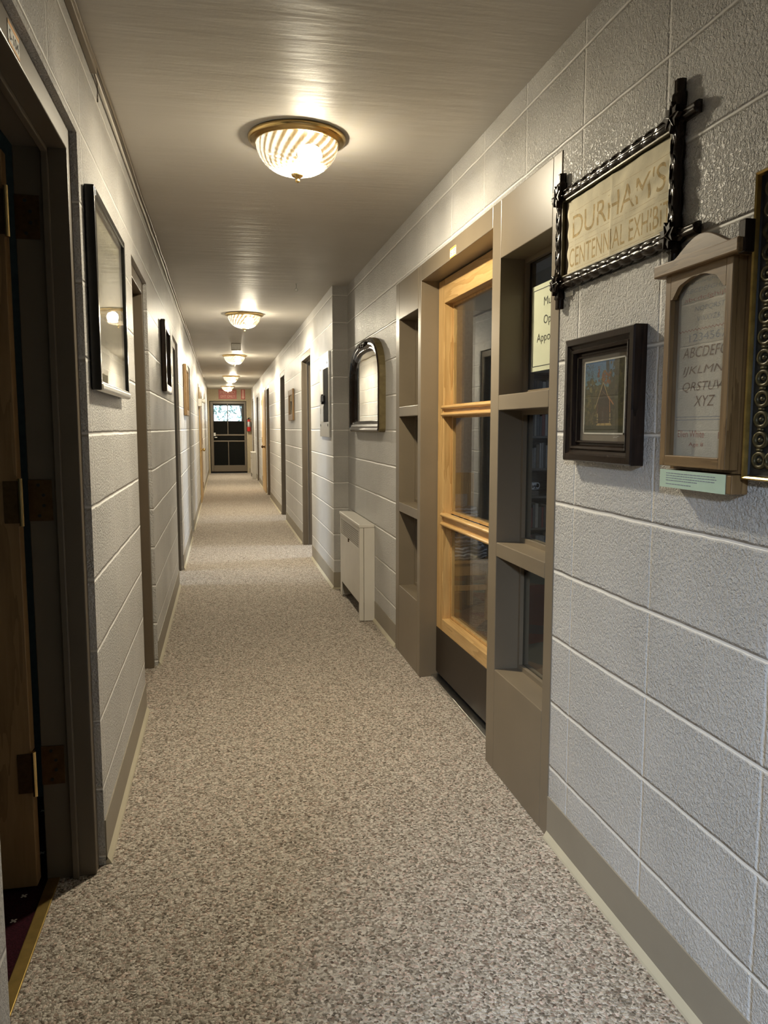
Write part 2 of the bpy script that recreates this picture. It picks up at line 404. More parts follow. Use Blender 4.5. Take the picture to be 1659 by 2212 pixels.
wall_with_openings(b, XF, XR+WT, 6.0, YE, [R1, R2, R3, RW, R4, R5])
struct(b.build('wall_right_far', M['block']), 'long painted concrete block wall on the far right, stepping inward past the mirror', 'wall')
b = MB(); ED = (-.304, .708, 2.01)
b.box(-.9, ED[0], YE, YE+.2, 0, CZ); b.box(ED[1], 1.3, YE, YE+.2, 0, CZ); b.box(ED[0], ED[1], YE, YE+.2, ED[2], CZ)
struct(b.build('wall_far', M['endwall']), 'tan painted end wall around the exit door', 'wall')
b = MB(); b.box(-.6, 1.3, YB-.15, YB, 0, CZ); struct(b.build('wall_back', M['block']), 'block wall closing the corridor behind the viewpoint', 'wall')
b = MB(); b.box(XL-WT+.03, XR+.12, YB, YE+.1, -.05, 0); struct(b.build('floor', M['carpet']), 'speckled beige loop carpet running down the corridor', 'floor')
b = MB(); b.box(-5.2, 5.2, YB-.2, YE+.2, CZ, CZ+.1); struct(b.build('ceiling', M['ceiling']), 'glossy taupe painted corridor ceiling reflecting the lamps', 'ceiling')
# rooms beside the corridor
b = MB(); b.box(-5.2, XL-WT+.03, YB, YE+.1, -.06, -.002); struct(b.build('floor_rooms_left', M['floral']), 'maroon carpet with small pale flowers inside the near left doorway', 'floor')
b = MB(); b.box(XR+.12, 5.2, YB, YE+.1, -.06, -.002); struct(b.build('floor_rooms_right', M['museumfloor']), 'dim reddish patched carpet inside the glazed museum room', 'floor')
b = MB()
b.box(-5.2, -5.0, YB, YE, 0, CZ)
for y in (.6, 2.75, 5.2, 9.0): b.box(-5.0, XL-WT, y, y+.12, 0, CZ)
b.box(-5.0, XL-WT, YB-.2, YB, 0, CZ); b.box(-5.0, XL-WT, YE, YE+.2, 0, CZ)
struct(b.build('wall_rooms_left', M['tealwall']), 'grey-green walls of the rooms behind the left doorways', 'wall')
b = MB()
b.box(5.0, 5.2, YB, YE, 0, CZ)
for y in (1.0, 7.0, 9.6, 12.6): b.box(XR+WT, 5.0, y, y+.12, 0, CZ)
b.box(XR+WT, 5.0, YB-.2, YB, 0, CZ); b.box(XR+WT, 5.0, YE, YE+.2, 0, CZ)
struct(b.build('wall_rooms_right', M['plaster']), 'grey walls of the rooms behind the right doorways', 'wall')

# ------------------------------------------------------------------ baseboards
def baseboard(name, side, x, spans, label, ends=()):
    s = 1 if side == 'L' else -1
    root = MB(); toe = MB()
    for a, c in spans:
        root.box(x, x+s*.004, a, c, .012, .133)
        toe.prism([(x, 0), (x+s*.016, 0), (x+s*.014, .006), (x+s*.004, .022), (x, .022)], 'y', a, c)
    for (xa, xb, y) in ends:
        root.box(xa, xb, y-.004, y, .012, .133); toe.box(xa, xb, y-.013, y, 0, .012)
    o = root.build(name, M['base']); struct(o, label, 'baseboard')
    t = toe.build('toe', M['basetoe'], o); t['label'] = 'pale yellowed toe strip of the cove base'
baseboard('baseboard_left', 'L', XL, [(YB, LB[0]), (LB[1], D1[0]), (D1[1]+.004, D2[0]), (D2[1], D3[0]), (D3[1], D4[0]), (D4[1], D5[0]), (D5[1], YE)], 'taupe rubber cove base along the left wall')
baseboard('baseboard_right', 'R', XR, [(YB, SF[0]), (SF[1], 4.925), (5.785, 6.0)], 'taupe rubber cove base along the near right wall')
baseboard('baseboard_right_far', 'R', XF, [(6.0, R1[0]), (R1[1], R2[0]), (R2[1], R3[0]), (R3[1], RW[0]), (RW[1], R4[0]), (R4[1], 19.73), (20.70, R5[0]), (R5[1], YE)], 'taupe rubber cove base along the far right wall', ends=[(XF-.004, XR, 6.0)])
baseboard('baseboard_far', 'L', 0, [], 'taupe rubber cove base beside the exit door', ends=[(XL, ED[0], YE), (ED[1], XF, YE)])

# ------------------------------------------------------------------ storefront
fr = MB(); x0, x1 = XR-.003, XR+.125
ya, yb_ = SF[0], SF[1]; zt = SF[2]
GX = XR+.104
def fbox(y0, y1, z0, z1): fr.box(x0, x1, y0, y1, z0, z1)
fbox(ya, 2.205, 0, zt); fbox(2.637, 2.722, 0, zt); fbox(3.742, 3.797, 0, zt); fbox(4.213, yb_, 0, zt)
fbox(2.722, 3.742, 1.967, zt)
for (p, q) in ((2.205, 2.637), (3.797, 4.213)):
    for (z0, z1) in ((0, .383), (.802, .853), (1.324, 1.377), (1.846, zt)): fbox(p, q, z0, z1)
SFo = fr.build('trim_1', M['taupe'], bevel=.0025); struct(SFo, 'taupe painted steel frame holding the wooden door and two glazed sidelights', 'door frame')
st = MB()
for (p, q) in ((2.205, 2.637), (3.797, 4.213)):
    for (z0, z1) in ((.383, .802), (.853, 1.324), (1.377, 1.846)):
        for (bx0, bx1) in ((GX-.018, GX-.004), (GX+.004, GX+.018)):
            st.box(bx0, bx1, p, p+.016, z0, z1); st.box(bx0, bx1, q-.016, q, z0, z1); st.box(bx0, bx1, p+.016, q-.016, z0, z0+.016); st.box(bx0, bx1, p+.016, q-.016, z1-.016, z1)
st.build('glazing_stop', M['taupe'], SFo)
for (p, q) in ((2.205, 2.637), (3.797, 4.213)):
    for (z0, z1) in ((.383, .802), (.853, 1.324), (1.377, 1.846)):
        part('glass_pane', M['glass'], SFo, (GX-.003, GX+.003, p, q, z0, z1))
# the wooden door in it
DX = 1.049
dr = thing('door_1', (DX, 3.23, 0), 'honey wood door with three glass lights and dark kick panel in the taupe frame', 'door', kind='structure')
yh, yl = 3.736, 2.728; ls, le = 3.645, 2.82
part('stile', M['birch'], dr, (DX, DX+.044, ls, yh, .262, 1.962), bevel=.002)
part('stile', M['birch'], dr, (DX, DX+.044, yl, le, .262, 1.962), bevel=.002)
part('rail', M['birchh'], dr, (DX, DX+.044, le, ls, 1.850, 1.962), bevel=.002)
part('rail', M['birchh'], dr, (DX, DX+.044, le, ls, .262, .322), bevel=.002)
for (za, zb) in ((1.322, 1.364), (.792, .845)):
    part('rail', M['birchh'], dr, (DX+.004, DX+.044, le, ls, za+.006, zb-.006), bevel=.002)
    mo = MB()
    for zc_ in (za+.004, zb-.004): mo.prism([(DX+.02, zc_-.009), (DX-.004, zc_-.009), (DX-.012, zc_-.003), (DX-.012, zc_+.003), (DX-.004, zc_+.009), (DX+.02, zc_+.009)], 'y', le-.01, ls+.012)
    mo.build('moulding', M['birchh'], dr, bevel=.002)
part('kick_panel', M['kick'], dr, (DX-.002, DX+.044, yl, yh, .030, .262), bevel=.002)['label'] = 'dark brown kick panel'
gs = MB()
for (z0, z1) in ((.322, .792), (.845, 1.322), (1.364, 1.850)):
    for (q0, q1, r0, r1) in ((ls-.012, ls, z0, z1), (le, le+.012, z0, z1), (le+.012, ls-.012, z0, z0+.012), (le+.012, ls-.012, z1-.012, z1)): gs.box(DX+.044, DX+.060, q0, q1, r0, r1)
gs.build('glazing_bead', M['birch'], dr)
for (z0, z1) in ((.322, .792), (.845, 1.322), (1.364, 1.850)):
    part('glass_pane', M['glass'], dr, (DX+.046, DX+.052, le, ls, z0, z1))
# the door stands a hair ajar, hinged on its far stile
kb = MB(); kb.lathe([(.0,-.062),(.016,-.060),(.026,-.050),(.028,-.040),(.022,-.030),(.011,-.024),(.011,-.006),(.028,-.004),(.028,0)], (DX, 2.782, .915), 20, 'x'); kb.build('knob', M['brass'], dr, smooth=True)
dr.rotation_euler.z = math.radians(1.1); dr.location.x += .506*math.sin(math.radians(1.1))
tag(part('threshold', M['steel'], None, (DX-.024, DX+.05, 2.722, 3.742, 0, .012), bevel=.003), 'grey aluminium threshold strip under the wooden glazed door', 'threshold', kind='structure')
# room number label on the head
rl = thing('room_label', (XR-.0035, 3.21, 1.99), 'small orange and white room label reading S-103 above the wooden door', 'label')
part('plate', M['label'], rl, (XR-.0045, XR-.003, 3.167, 3.250, 1.969, 2.010))
part('band', M['orange'], rl, (XR-.0049, XR-.0045, 3.167, 3.250, 2.002, 2.010), (XR-.0049, XR-.0045, 3.167, 3.250, 1.969, 1.975))['label'] = 'orange bands'
text('lettering', 'S-103', M['ink'], rl, (XR-.0047, 3.243, 1.979), (0,-1,0), (0,0,1), .027, width=.07, height=.019)
# paper sign on the sidelight
sg = thing('paper_sign', (GX-.006, 2.38, 1.45), 'cream paper sign reading Museum Open by Appointment taped inside the near sidelight', 'sign')
sx_ = GX-.0055
part('sheet', M['paper'], sg, (sx_-.0006, sx_, 2.225, 2.592, 1.455, 1.742))
part('clear_sleeve', M['glass'], sg, (sx_-.0012, sx_-.0008, 2.215, 2.597, 1.448, 1.785))
bd = MB()
for q in ((2.240, 2.578, 1.470, 1.4725), (2.240, 2.578, 1.7245, 1.727), (2.240, 2.2425, 1.470, 1.727), (2.5755, 2.578, 1.470, 1.727)): bd.box(sx_-.0011, sx_-.0006, *q)
bd.build('border', M['ink'], sg)
for txt, z, w in (('Museum', 1.668, .17), ('Open by', 1.608, .165), ('Appointment', 1.552, .27)):
    text('lettering', txt, M['ink'], sg, (sx_-.0008, 2.409+w/2, z), (0,-1,0), (0,0,1), .04, width=w)

# ------------------------------------------------------------------ doorways
def doorway(name, side, xw, op, label, setback=.018, face=.048, depth=.13, leaf=None, leafmat=None, leaf_label=None):
    """hollow metal frame in a wall opening; returns the Empty"""
    y0, y1, zt = op; s = 1 if side == 'R' else -1
    xa, xb = xw+s*setback, xw+s*depth
    r = thing(name, (xw, (y0+y1)/2, 0), label, 'doorway', kind='structure')
    f = MB()
    f.box(xa, xb, y0, y0+face, 0, zt); f.box(xa, xb, y1-face, y1, 0, zt); f.box(xa, xb, y0+face, y1-face, zt-face-.012, zt)
    sa, sb = xa+s*.045, xa+s*.062
    f.box(sa, sb, y0+face, y0+face+.014, 0, zt-face-.012); f.box(sa, sb, y1-face-.014, y1-face, 0, zt-face-.012); f.box(sa, sb, y0+face, y1-face, zt-face-.026, zt-face-.012)
    f.build('door_frame', M['dframe'], r, bevel=.0025)
    if leaf == 'closed':
        lo = part('leaf', leafmat or M['leaf'], r, (sb, sb+s*.04, y0+face+.003, y1-face-.003, .008, zt-face-.016), bevel=.002)
        k = MB(); k.lathe([(.0,-.07),(.018,-.066),(.026,-.05),(.012,-.03),(.012,0)] if side == 'R' else [(.0,.07),(.018,.066),(.026,.05),(.012,.03),(.012,0)], (sb, y0+face+.07, .96), 16, 'x'); k.build('knob', M['brass'], lo, smooth=True)
    return r
# nearest left doorway with its leaf swung into the room
d = doorway('door_2', 'L', XL, D1, 'open dark doorway nearest the viewer on the left, wooden leaf swung into the room', depth=.150)
lx1 = XL-.165; ly = D1[1]-.048
lf = part('leaf', M['leaf'], d, (lx1-.86, lx1, ly-.046, ly-.002, .012, 1.952), bevel=.002)
for zc_ in (1.80, 1.07, .335):
    h = MB()
    h.box(XL-.090, XL-.150, D1[1]-.051, D1[1]-.048, zc_-.055, zc_+.055)
    h.box(lx1-.003, lx1+.002, ly-.046, ly-.004, zc_-.055, zc_+.055)
    h.box(lx1-.035, lx1-.001, ly-.0485, ly-.046, zc_-.055, zc_+.055)
    ho = h.build('hinge', M['antbrass'], d, bevel=.0008)
    pn = MB(); pn.tube([(XL-.157, ly-.052, zc_-.062), (XL-.157, ly-.052, zc_+.062)], .0062, 10); pn.build('pin', M['brass'], ho)
    sc = MB()
    for k, dz in enumerate((-.041, -.014, .014, .041)): sc.lathe([(.0045, -.0016), (.0045, 0), (0, .0002)], (XL-.112-.012*(k in (0, 3)), D1[1]-.051, zc_+dz), 10, 'y')
    sc.build('screws', M['blackmatte'], ho)
tag(part('threshold', M['threshold'], None, (XL-.148, XL-.116, D1[0]+.0, D1[1]-.048, 0, .006), bevel=.002), 'yellow brass carpet strip across the nearest left doorway', 'threshold', kind='structure')
rl = thing('room_label', (XL-.018, 1.69, 1.99), 'small peach and white room label reading S-104 on the nearest left door head', 'label')
xl_ = XL-.018
part('plate', M['label'], rl, (xl_, xl_+.0012, 1.648, 1.732, 1.978, 2.020))
part('band', M['orange'], rl, (xl_+.0012, xl_+.0016, 1.648, 1.732, 2.012, 2.020), (xl_+.0012, xl_+.0016, 1.648, 1.732, 1.978, 1.984))['label'] = 'orange bands'
text('lettering', 'S-104', M['ink'], rl, (xl_+.0013, 1.655, 1.988), (0,1,0), (0,0,1), .027, width=.07, height=.019)
doorway('door_3', 'L', XL, D2, 'brown framed doorway on the left between the black framed picture and the dark picture', leaf='closed')
doorway('door_4', 'L', XL, D3, 'brown framed doorway on the left between the dark picture and the pale wood picture')
doorway('door_5', 'L', XL, D4, 'narrow brown framed doorway on the left just past the pale wood picture', leaf='closed')
doorway('door_6', 'R', XF, R1, 'brown framed doorway on the right just past the electrical panel', setback=.002)
doorway('door_7', 'R', XF, R2, 'brown framed doorway on the right just past the small brown picture', setback=.002)
doorway('door_8', 'R', XF, R3, 'brown framed doorway on the right just before the maple door', setback=.002, leaf='closed')
doorway('door_9', 'R', XF, R4, 'brown framed doorway on the right beyond the maple door', setback=.002, leaf='closed')
doorway('door_10', 'R', XF, R5, 'brown framed doorway on the right behind the distant radiator', setback=.002, leaf='closed')
doorway('door_11', 'L', XL, LB, 'brown framed doorway on the left behind the viewpoint')
def maple_door(name, side, xw, op, knoby, hingey, label):
    s = 1 if side == 'R' else -1; y0, y1, zt = op
    r = thing(name, (xw, (y0+y1)/2, 0), label, 'door', kind='structure')
    f = MB(); f.box(xw-s*.004, xw+s*.12, y0, y0+.045, 0, zt); f.box(xw-s*.004, xw+s*.12, y1-.045, y1, 0, zt); f.box(xw-s*.004, xw+s*.12, y0+.045, y1-.045, zt-.05, zt)
    f.build('door_frame', M['dframe'] if side == 'L' else M['taupe'], r, bevel=.002)
    lo = part('leaf', M['maple'], r, (xw-s*.016, xw+s*.03, y0+.047, y1-.047, .010, zt-.052), bevel=.002)
    t = -s
    k = MB(); k.lathe([(0,t*.075),(.02,t*.07),(.03,t*.05),(.014,t*.03),(.014,t*.014),(.03,t*.012),(.03,0)], (xw-s*.016, knoby, .90), 16, 'x'); k.build('knob', M['antbrass'] if side == 'R' else M['brass'], lo, smooth=True)
    for z in (1.78, 1.02, .22):
        h = MB(); h.box(xw-s*.022, xw-s*.002, hingey-.012, hingey+.012, z-.055, z+.055); h.build('hinge', M['antbrass'], lo)
maple_door('door_12', 'L', XL, D5, 13.50, D5[1]-.047, 'narrow maple door with brass knob near the end of the left wall')
maple_door('door_13', 'R', XF, RW, 15.34, RW[1]-.047, 'maple door with dark knob on the right wall')

# exit door at the end
ed = thing('door_14', ((ED[0]+ED[1])/2, YE, 0), 'brown exit door with two bright window panes above dark screened panels at the corridor end', 'door', kind='structure')
part('door_frame', M['endwall'], ed, (ED[0]-.045, ED[0], YE-.012, YE+.02, 0, 2.055), (ED[1], ED[1]+.045, YE-.012, YE+.02, 0, 2.055), (ED[0], ED[1], YE-.012, YE+.02, 2.01, 2.055))
sd = MB(); y0, y1 = YE-.005, YE+.035
for q in ((ED[0]+.02, -.205, .05, 1.995), (.640, ED[1]-.01, .05, 1.995), (-.205, .640, 1.93, 1.995), (-.205, .640, .05, .222), (-.205, .640, 1.048, 1.088), (-.205, .640, .880, .915),
          (.185, .207, .222, .880), (.178, .200, 1.088, 1.93)): sd.box(q[0], q[1], y0, y1, q[2], q[3])
sd.build('screen_door_frame', M['dframe'], ed, bevel=.003)
part('screen', M['screen'], ed, (-.205, .640, YE+.018, YE+.020, .222, .880), (-.205, .640, YE+.018, YE+.020, .915, 1.048), (-.205, .640, YE+.018, YE+.020, 1.088, 1.44))['label'] = 'dark screened panels'
idr = MB(); y0, y1 = YE+.10, YE+.145
for q in ((-.31, -.185, 0, 2.02), (.580, .715, 0, 2.02), (-.185, .580, 0, 1.455), (-.185, .580, 1.885, 2.02), (.180, .198, 1.455, 1.885)): idr.box(q[0], q[1], y0, y1, q[2], q[3])
for (xa, xb) in ((-.12, .14), (.25, .51)):
    for (za, zb) in ((.28, .80), (.95, 1.32)): idr.box(xa, xb, y0-.012, y0, za, zb)
idr.build('inner_door', M['innerdoor'], ed, bevel=.004)
part('window_glass', M['glass'], ed, (-.185, .580, YE+.12, YE+.125, 1.455, 1.885))
hb = MB(); hb.box(-.200, -.150, YE-.03, YE-.005, 1.04, 1.13); hb.tube([(-.175, YE-.005, 1.0), (-.175, YE-.05, 1.0), (-.11, YE-.05, 1.0)], .011, 8); hb.build('handle', M['steel'], ed)
# exit signs
es = thing('exit_sign', (.2, YE, 2.06), 'red rectangular sign with pale capitals above the exit door, partly behind the last lamp', 'sign')
part('plate', M['signred'], es, (-.046, .443, YE-.012, YE-.001, 2.062, 2.322), bevel=.003)
text('lettering', 'EMERGENCY', M['signtext'], es, (-.015, YE-.0125, 2.210), (1,0,0), (0,0,1), .1, width=.425, height=.075)
text('lettering', 'EXIT ONLY', M['signtext'], es, (.005, YE-.0125, 2.098), (1,0,0), (0,0,1), .1, width=.385, height=.075)
es = thing('arrow_sign', (.62, YE, 2.06), 'narrow red sign with pale downward arrow beside the exit sign', 'sign')
part('plate', M['signred'], es, (.563, .678, YE-.010, YE-.001, 2.052, 2.330), bevel=.002)
ar = MB(); ar.prism([(.600,2.315),(.642,2.315),(.642,2.125),(.665,2.125),(.621,2.062),(.577,2.125),(.600,2.125)], 'y', YE-.0125, YE-.010); ar.build('arrow', M['signtext'], es)
# fire extinguisher
fx, fy = .762, YE-.085
fe = thing('fire_extinguisher', (fx, fy, 1.165), 'small red fire extinguisher with silver top hung beside the exit door', 'fire extinguisher')
f = MB(); f.lathe([(0,1.165),(.046,1.166),(.052,1.18),(.052,1.43),(.044,1.465),(.022,1.49),(.018,1.50),(0,1.50)], (fx,fy,0), 24); f.build('cylinder', M['redpaint'], fe, smooth=True)
f = MB(); f.lathe([(.0525,1.29),(.0528,1.30),(.0528,1.43),(.0525,1.435)], (fx,fy,0), 24); o = f.build('instruction_label', M['steel'], fe, smooth=True); o['label'] = 'silver instruction label'
f = MB(); f.lathe([(.017,1.495),(.017,1.52),(.024,1.522),(.024,1.535),(0,1.537)], (fx,fy,0), 16); f.box(fx-.012, fx+.05, fy-.008, fy+.008, 1.535, 1.548); f.build('valve', M['blackmatte'], fe)
f = MB(); f.tube([(fx-.015,fy,1.51),(fx-.05,fy-.01,1.50),(fx-.062,fy-.01,1.44),(fx-.058,fy-.01,1.30)], .008, 8); f.build('hose', M['blackmatte'], fe, smooth=True)
f = MB(); f.box(fx-.02, fx+.02, fy+.05, YE-.0, 1.22, 1.47); f.build('bracket', M['steel'], fe)

# ------------------------------------------------------------------ ceiling lamps
LAMPS = [(.300, 3.03), (.238, 7.65), (.219, 11.95), (.225, 16.70), (.193, 20.72)]
lab = ['brass rimmed fluted glass dome lamp on the ceiling nearest the viewer',
       'second brass rimmed dome lamp along the ceiling from the viewer',
       'third dome lamp along the ceiling, just beyond the small grey box',
       'fourth dome lamp along the ceiling, second from the exit',
       'last dome lamp on the ceiling, hanging in front of the red exit sign']
def make_lamp(x, y, label):
    r = thing('ceiling_lamp', (x, y, CZ), label, 'ceiling lamp', 'dome lamps along the corridor ceiling')
    z = CZ
    b = MB(); b.lathe([(0,z-.0005),(.178,z-.0005),(.182,z-.006),(.180,z-.013),(.172,z-.019),(.160,z-.021),(.156,z-.026),(.152,z-.026),(.150,z-.018),(0,z-.016)], (x,y,0), 64); b.build('rim', M['brass'], r, smooth=True)
    # fluted dome
    n, rows = 192, 14; prof = []
    for i in range(rows+1):
        t = i/rows; a = t*PI/2
        prof.append((.150*math.cos(a)**.80 + .0005, z-.020-.114*math.sin(a)**1.05))
    b = MB(); bm = b.bm; lay = bm.verts.layers.float.new('flute')
    rings = b.lathe(prof, (x,y,0), n, 'z', lambda th, i: 1+.018*math.cos(24*(th+1.25*(i/rows)**1.3))*(1 if i < rows-1 else 0))
    for i, ring in enumerate(rings):
        for k, v in enumerate(ring): v[lay] = .5+.5*math.cos(24*(2*PI*k/n+1.25*(i/rows)**1.3)+2.2)
    b.build('glass_shade', M['dome'], r, smooth=True)
    b = MB(); b.lathe([(0,z-.132),(.024,z-.133),(.020,z-.140),(.008,z-.146),(.005,z-.150),(.009,z-.154),(.009,z-.159),(.0,z-.163)], (x,y,0), 20); b.build('finial', M['brass'], r, smooth=True)
    b = MB(); b.lathe([(0,z-.016),(.145,z-.0165),(.145,z-.018),(0,z-.019)], (x,y,0), 40); b.build('pan', M['lamppan'], r)
    b = MB(); b.ball((x+.045, y-.02, z-.066), .040, 16, (1.15,1.15,.9)); b.build('bulb', M['bulb'], r, smooth=True)
    return r
l0 = make_lamp(*LAMPS[0], lab[0])
for (x, y), lb in zip(LAMPS[1:], lab[1:]):
    o = dup(l0, (x, y, CZ)); o['label'] = lb
LAMP_K = (.93, 1.12, 1.12, 1.12, 1.05); LAMP_COL = (1,.955,.85)
for i, (x, y) in enumerate(LAMPS):
    # bare glow of each bulb, plus an added disk lighting the floor
    ld = bpy.data.lights.new('bulb_light', 'POINT'); ld.energy = 152*LAMP_K[i]; ld.color = LAMP_COL; ld.shadow_soft_size = .048
    lo = bpy.data.objects.new('bulb_light', ld); C.objects.link(lo); lo.location = (x+.045, y-.02, CZ-.066)
    ld = bpy.data.lights.new('added_down_light', 'AREA'); ld.shape = 'DISK'; ld.size = .085; ld.energy = 112*LAMP_K[i]; ld.color = LAMP_COL
    lo = bpy.data.objects.new('added_down_light', ld); C.objects.link(lo); lo.location = (x+.045, y-.02, CZ-.105)

# ceiling odds and ends
hk = MB(); hk.tube([(.574,5.99,CZ+.001),(.574,5.99,CZ-.034)], .0022, 8); hk.torus((.574,5.99,CZ-.045), .011, .0022, 'y', 20, 8); hk.lathe([(.008,CZ-.001),(.008,CZ-.004),(.002,CZ-.005)], (.574,5.99,0), 12)
tag(hk.build('ceiling_hook', M['steel'], smooth=True), 'small metal eye hook screwed into the ceiling above the mirror', 'hook')
cb = thing('ceiling_box', (.21, 10.3, CZ), 'small grey box fixed under the ceiling between the second and third lamps', 'ceiling box')
part('housing', M['taupe'], cb, (.150, .272, 10.27, 10.36, CZ-.085, CZ), bevel=.004)
part('cover', M['whitebox'], cb, (.155, .267, 10.262, 10.27, CZ-.080, CZ-.006), bevel=.002)
rw = thing('wire_raceway', (XL, 2.0, CZ), 'painted wire channel along the top of the left wall, ending in a loose wire', 'wire channel')
part('channel', M['taupe'], rw, (XL, XL+.018, YB, 2.56, CZ-.030, CZ-.006), bevel=.003)
b = MB(); b.tube([(XL+.008,2.55,CZ-.02),(XL+.012,2.60,CZ-.04),(XL+.010,2.61,CZ-.075),(XL+.014,2.58,CZ-.10)], .0022, 6); b.build('loose_wire', M['dframe'], rw, smooth=True)
for k in range(2):
    pts = []; y = YB if k == 1 else 2.50
    while y < YE-.05:
        pts.append((XL+.008+.010*k+random.uniform(-.002,.002), y, CZ-.014+.008*k-(.006 if k == 0 else 0)+random.uniform(-.003,.003))); y += .28
    b = MB(); b.tube(pts, .0055-.001*k, 8)
    tag(b.build('ceiling_cable', M['taupe'] if k else M['white'], smooth=True), ['pale cable clipped under the ceiling edge of the left wall, the lower of two', 'grey cable clipped in the ceiling corner of the left wall, the upper of two'][k], 'cable', 'cables along the left ceiling edge')

# ------------------------------------------------------------------ radiators
def radiator(x0, x1, y0, y1, h, label):
    r = thing('radiator_cabinet', ((x0+x1)/2, (y0+y1)/2, 0), label, 'radiator', 'white convector cabinets')
    b = MB()
    gz0, gz1 = h-.165, h-.050; gy0, gy1 = y0+.035, y1-.03; fz = .115
    b.box(x0+.004, x0+.012, y0+.035, y1-.02, fz, gz0); b.box(x0+.004, x0+.012, y0+.035, y1-.02, gz1, h-.022)
    b.box(x0+.004, x0+.012, gy1, y1-.02, gz0, gz1)
    b.box(x0+.004, x0+.012, y1-.06, y1-.02, 0.004, fz)
    b.build('front_panel', M['white'], r, bevel=.002)
    part('end_panel', M['white'], r, (x0+.030, x1, y0, y0+.010, .004, h-.022), bevel=.002)
    part('corner_post', M['white'], r, (x0, x0+.028, y0-.001, y0+.036, .004, h-.022), bevel=.004)
    part('end_panel', M['white'], r, (x0+.004, x1, y1-.02, y1, .004, h-.022), bevel=.002)
    part('top_panel', M['white'], r, (x0-.004, x1, y0-.004, y1+.003, h-.022, h), bevel=.006, seg=3)
    part('grille_shade', M['deadblack'], r, (x0+.022, x0+.026, y0+.012, y1-.022, .10, h-.03))  # black sheet close behind the grille stands in for shade in its holes
    g = MB(); n = int((gy1-gy0)/.016)
    for i in range(n+1): yy = gy0+i*(gy1-gy0)/n; g.box(x0+.0055, x0+.0068, yy-.0011, yy+.0011, gz0, gz1)
    for i in range(9): zz = gz0+i*(gz1-gz0)/8; g.box(x0+.0052, x0+.0066, gy0, gy1, zz-.0012, zz+.0012)
    g.build('grille', M['white'], r)
    part('latch', M['antbrass'], r, (x0-.003, x0+.004, (gy0+gy1)/2+.02, (gy0+gy1)/2+.035, gz0-.012, gz0+.012), bevel=.001)
    f = MB(); f.tube([(x0+.07, y0+.06, .05), (x0+.07, y1-.06, .05)], .016, 10); f.build('pipe', M['antbrass'], r, smooth=True)
    return r
radiator(XF+.015, XR-.001, 4.925, 5.785, .640, 'white metal convector cabinet with perforated grille below the arched mirror')
radiator(.739, XF-.001, 19.73, 20.70, .655, 'white convector cabinet far down the right wall near the exit')

# ------------------------------------------------------------------ mirror
def arch(y0, y1, z0, z1, rs, rc, n=14):
    """mirror outline in (y,z): flat foot, rounded shoulders, gentle arched crown"""
    w = (y1-y0)/2; cy = (y0+y1)/2; pts = []
    pts += [(y0+rc, z0), (y1-rc, z0)]
    for i in range(1, 5): a = -PI/2+i*PI/2/4; pts.append((y1-rc+rc*math.cos(a), z0+rc+rc*math.sin(a)))
    zs = z1-rs*1.02
    for i in range(n+1):
        a = i/n*PI
        c, s_ = math.cos(a), math.sin(a)
        pts.append((cy+w*(abs(c)**.62)*(1 if c >= 0 else -1), zs+(z1-zs)*(s_**.95 if s_ > 0 else 0)))
    for i in range(1, 5): a = PI+i*PI/2/4; pts.append((y0+rc+rc*math.cos(a), z0+rc+rc*math.sin(a)))
    out = []
    for p in pts:
        if not out or (Vector(p)-Vector(out[-1])).length > 1e-5: out.append(p)
    return out
def ring_frame(b, outlines):
    """loft successive (x, outline) loops of equal length"""
    loops = [[b.bm.verts.new((x, y, z)) for (y, z) in o] for x, o in outlines]
    n = len(loops[0])
    for i in range(len(loops)-1):
        for k in range(n): b.bm.faces.new((loops[i][k], loops[i][(k+1)%n], loops[i+1][(k+1)%n], loops[i+1][k]))
    return loops
mr = thing('wall_mirror', (XR, 5.13, 1.23), 'dark framed mirror with arched top and carved crest above the white radiator', 'mirror')
def AO(d): return arch(4.585+d, 5.675-d, 1.236+d*.9, 1.836-d*1.0, .26-d*.6, .035-d*.2 if d < .1 else .02)
b = MB(); ring_frame(b, [(XR, AO(0)), (XR-.036, AO(0.0)), (XR-.040, AO(.006))]); b.build('frame_side', M['gilt2'], mr)['label'] = 'bronze brown outer edge of the frame'
b = MB(); ring_frame(b, [(XR-.040, AO(.006)), (XR-.046, AO(.016)), (XR-.038, AO(.030)), (XR-.040, AO(.040)), (XR-.028, AO(.056)), (XR-.030, AO(.064)), (XR-.014, AO(.078)), (XR-.012, AO(.084))])
b.build('frame', M['darkwood'], mr, smooth=False)
b = MB(); b.bm.faces.new([b.bm.verts.new((XR-.013, y, z)) for y, z in AO(.080)]); 
ext = bmesh.ops.extrude_face_region(b.bm, geom=b.bm.faces[:]); bmesh.ops.translate(b.bm, verts=[v for v in ext['geom'] if isinstance(v, bmesh.types.BMVert)], vec=(.006,0,0))
b.build('mirror_glass', M['mirror'], mr)
b = MB()
for i in range(15):
    a = random.uniform(0, 2*PI); q = random.uniform(0, 1)**.5
    b.ball((XR-.046, 5.13+.085*q*math.cos(a), 1.797+.016*q*math.sin(a)), random.uniform(.008,.014), 8, (.8,1.3,.8))
for sgn in (-1, 1):
    b.tube([(XR-.045, 5.13+sgn*.06, 1.80), (XR-.047, 5.13+sgn*.10, 1.806), (XR-.045, 5.13+sgn*.15, 1.79)], [.010,.008,.003], 8)
b.build('carved_crest', M['darkwood'], mr, smooth=True)

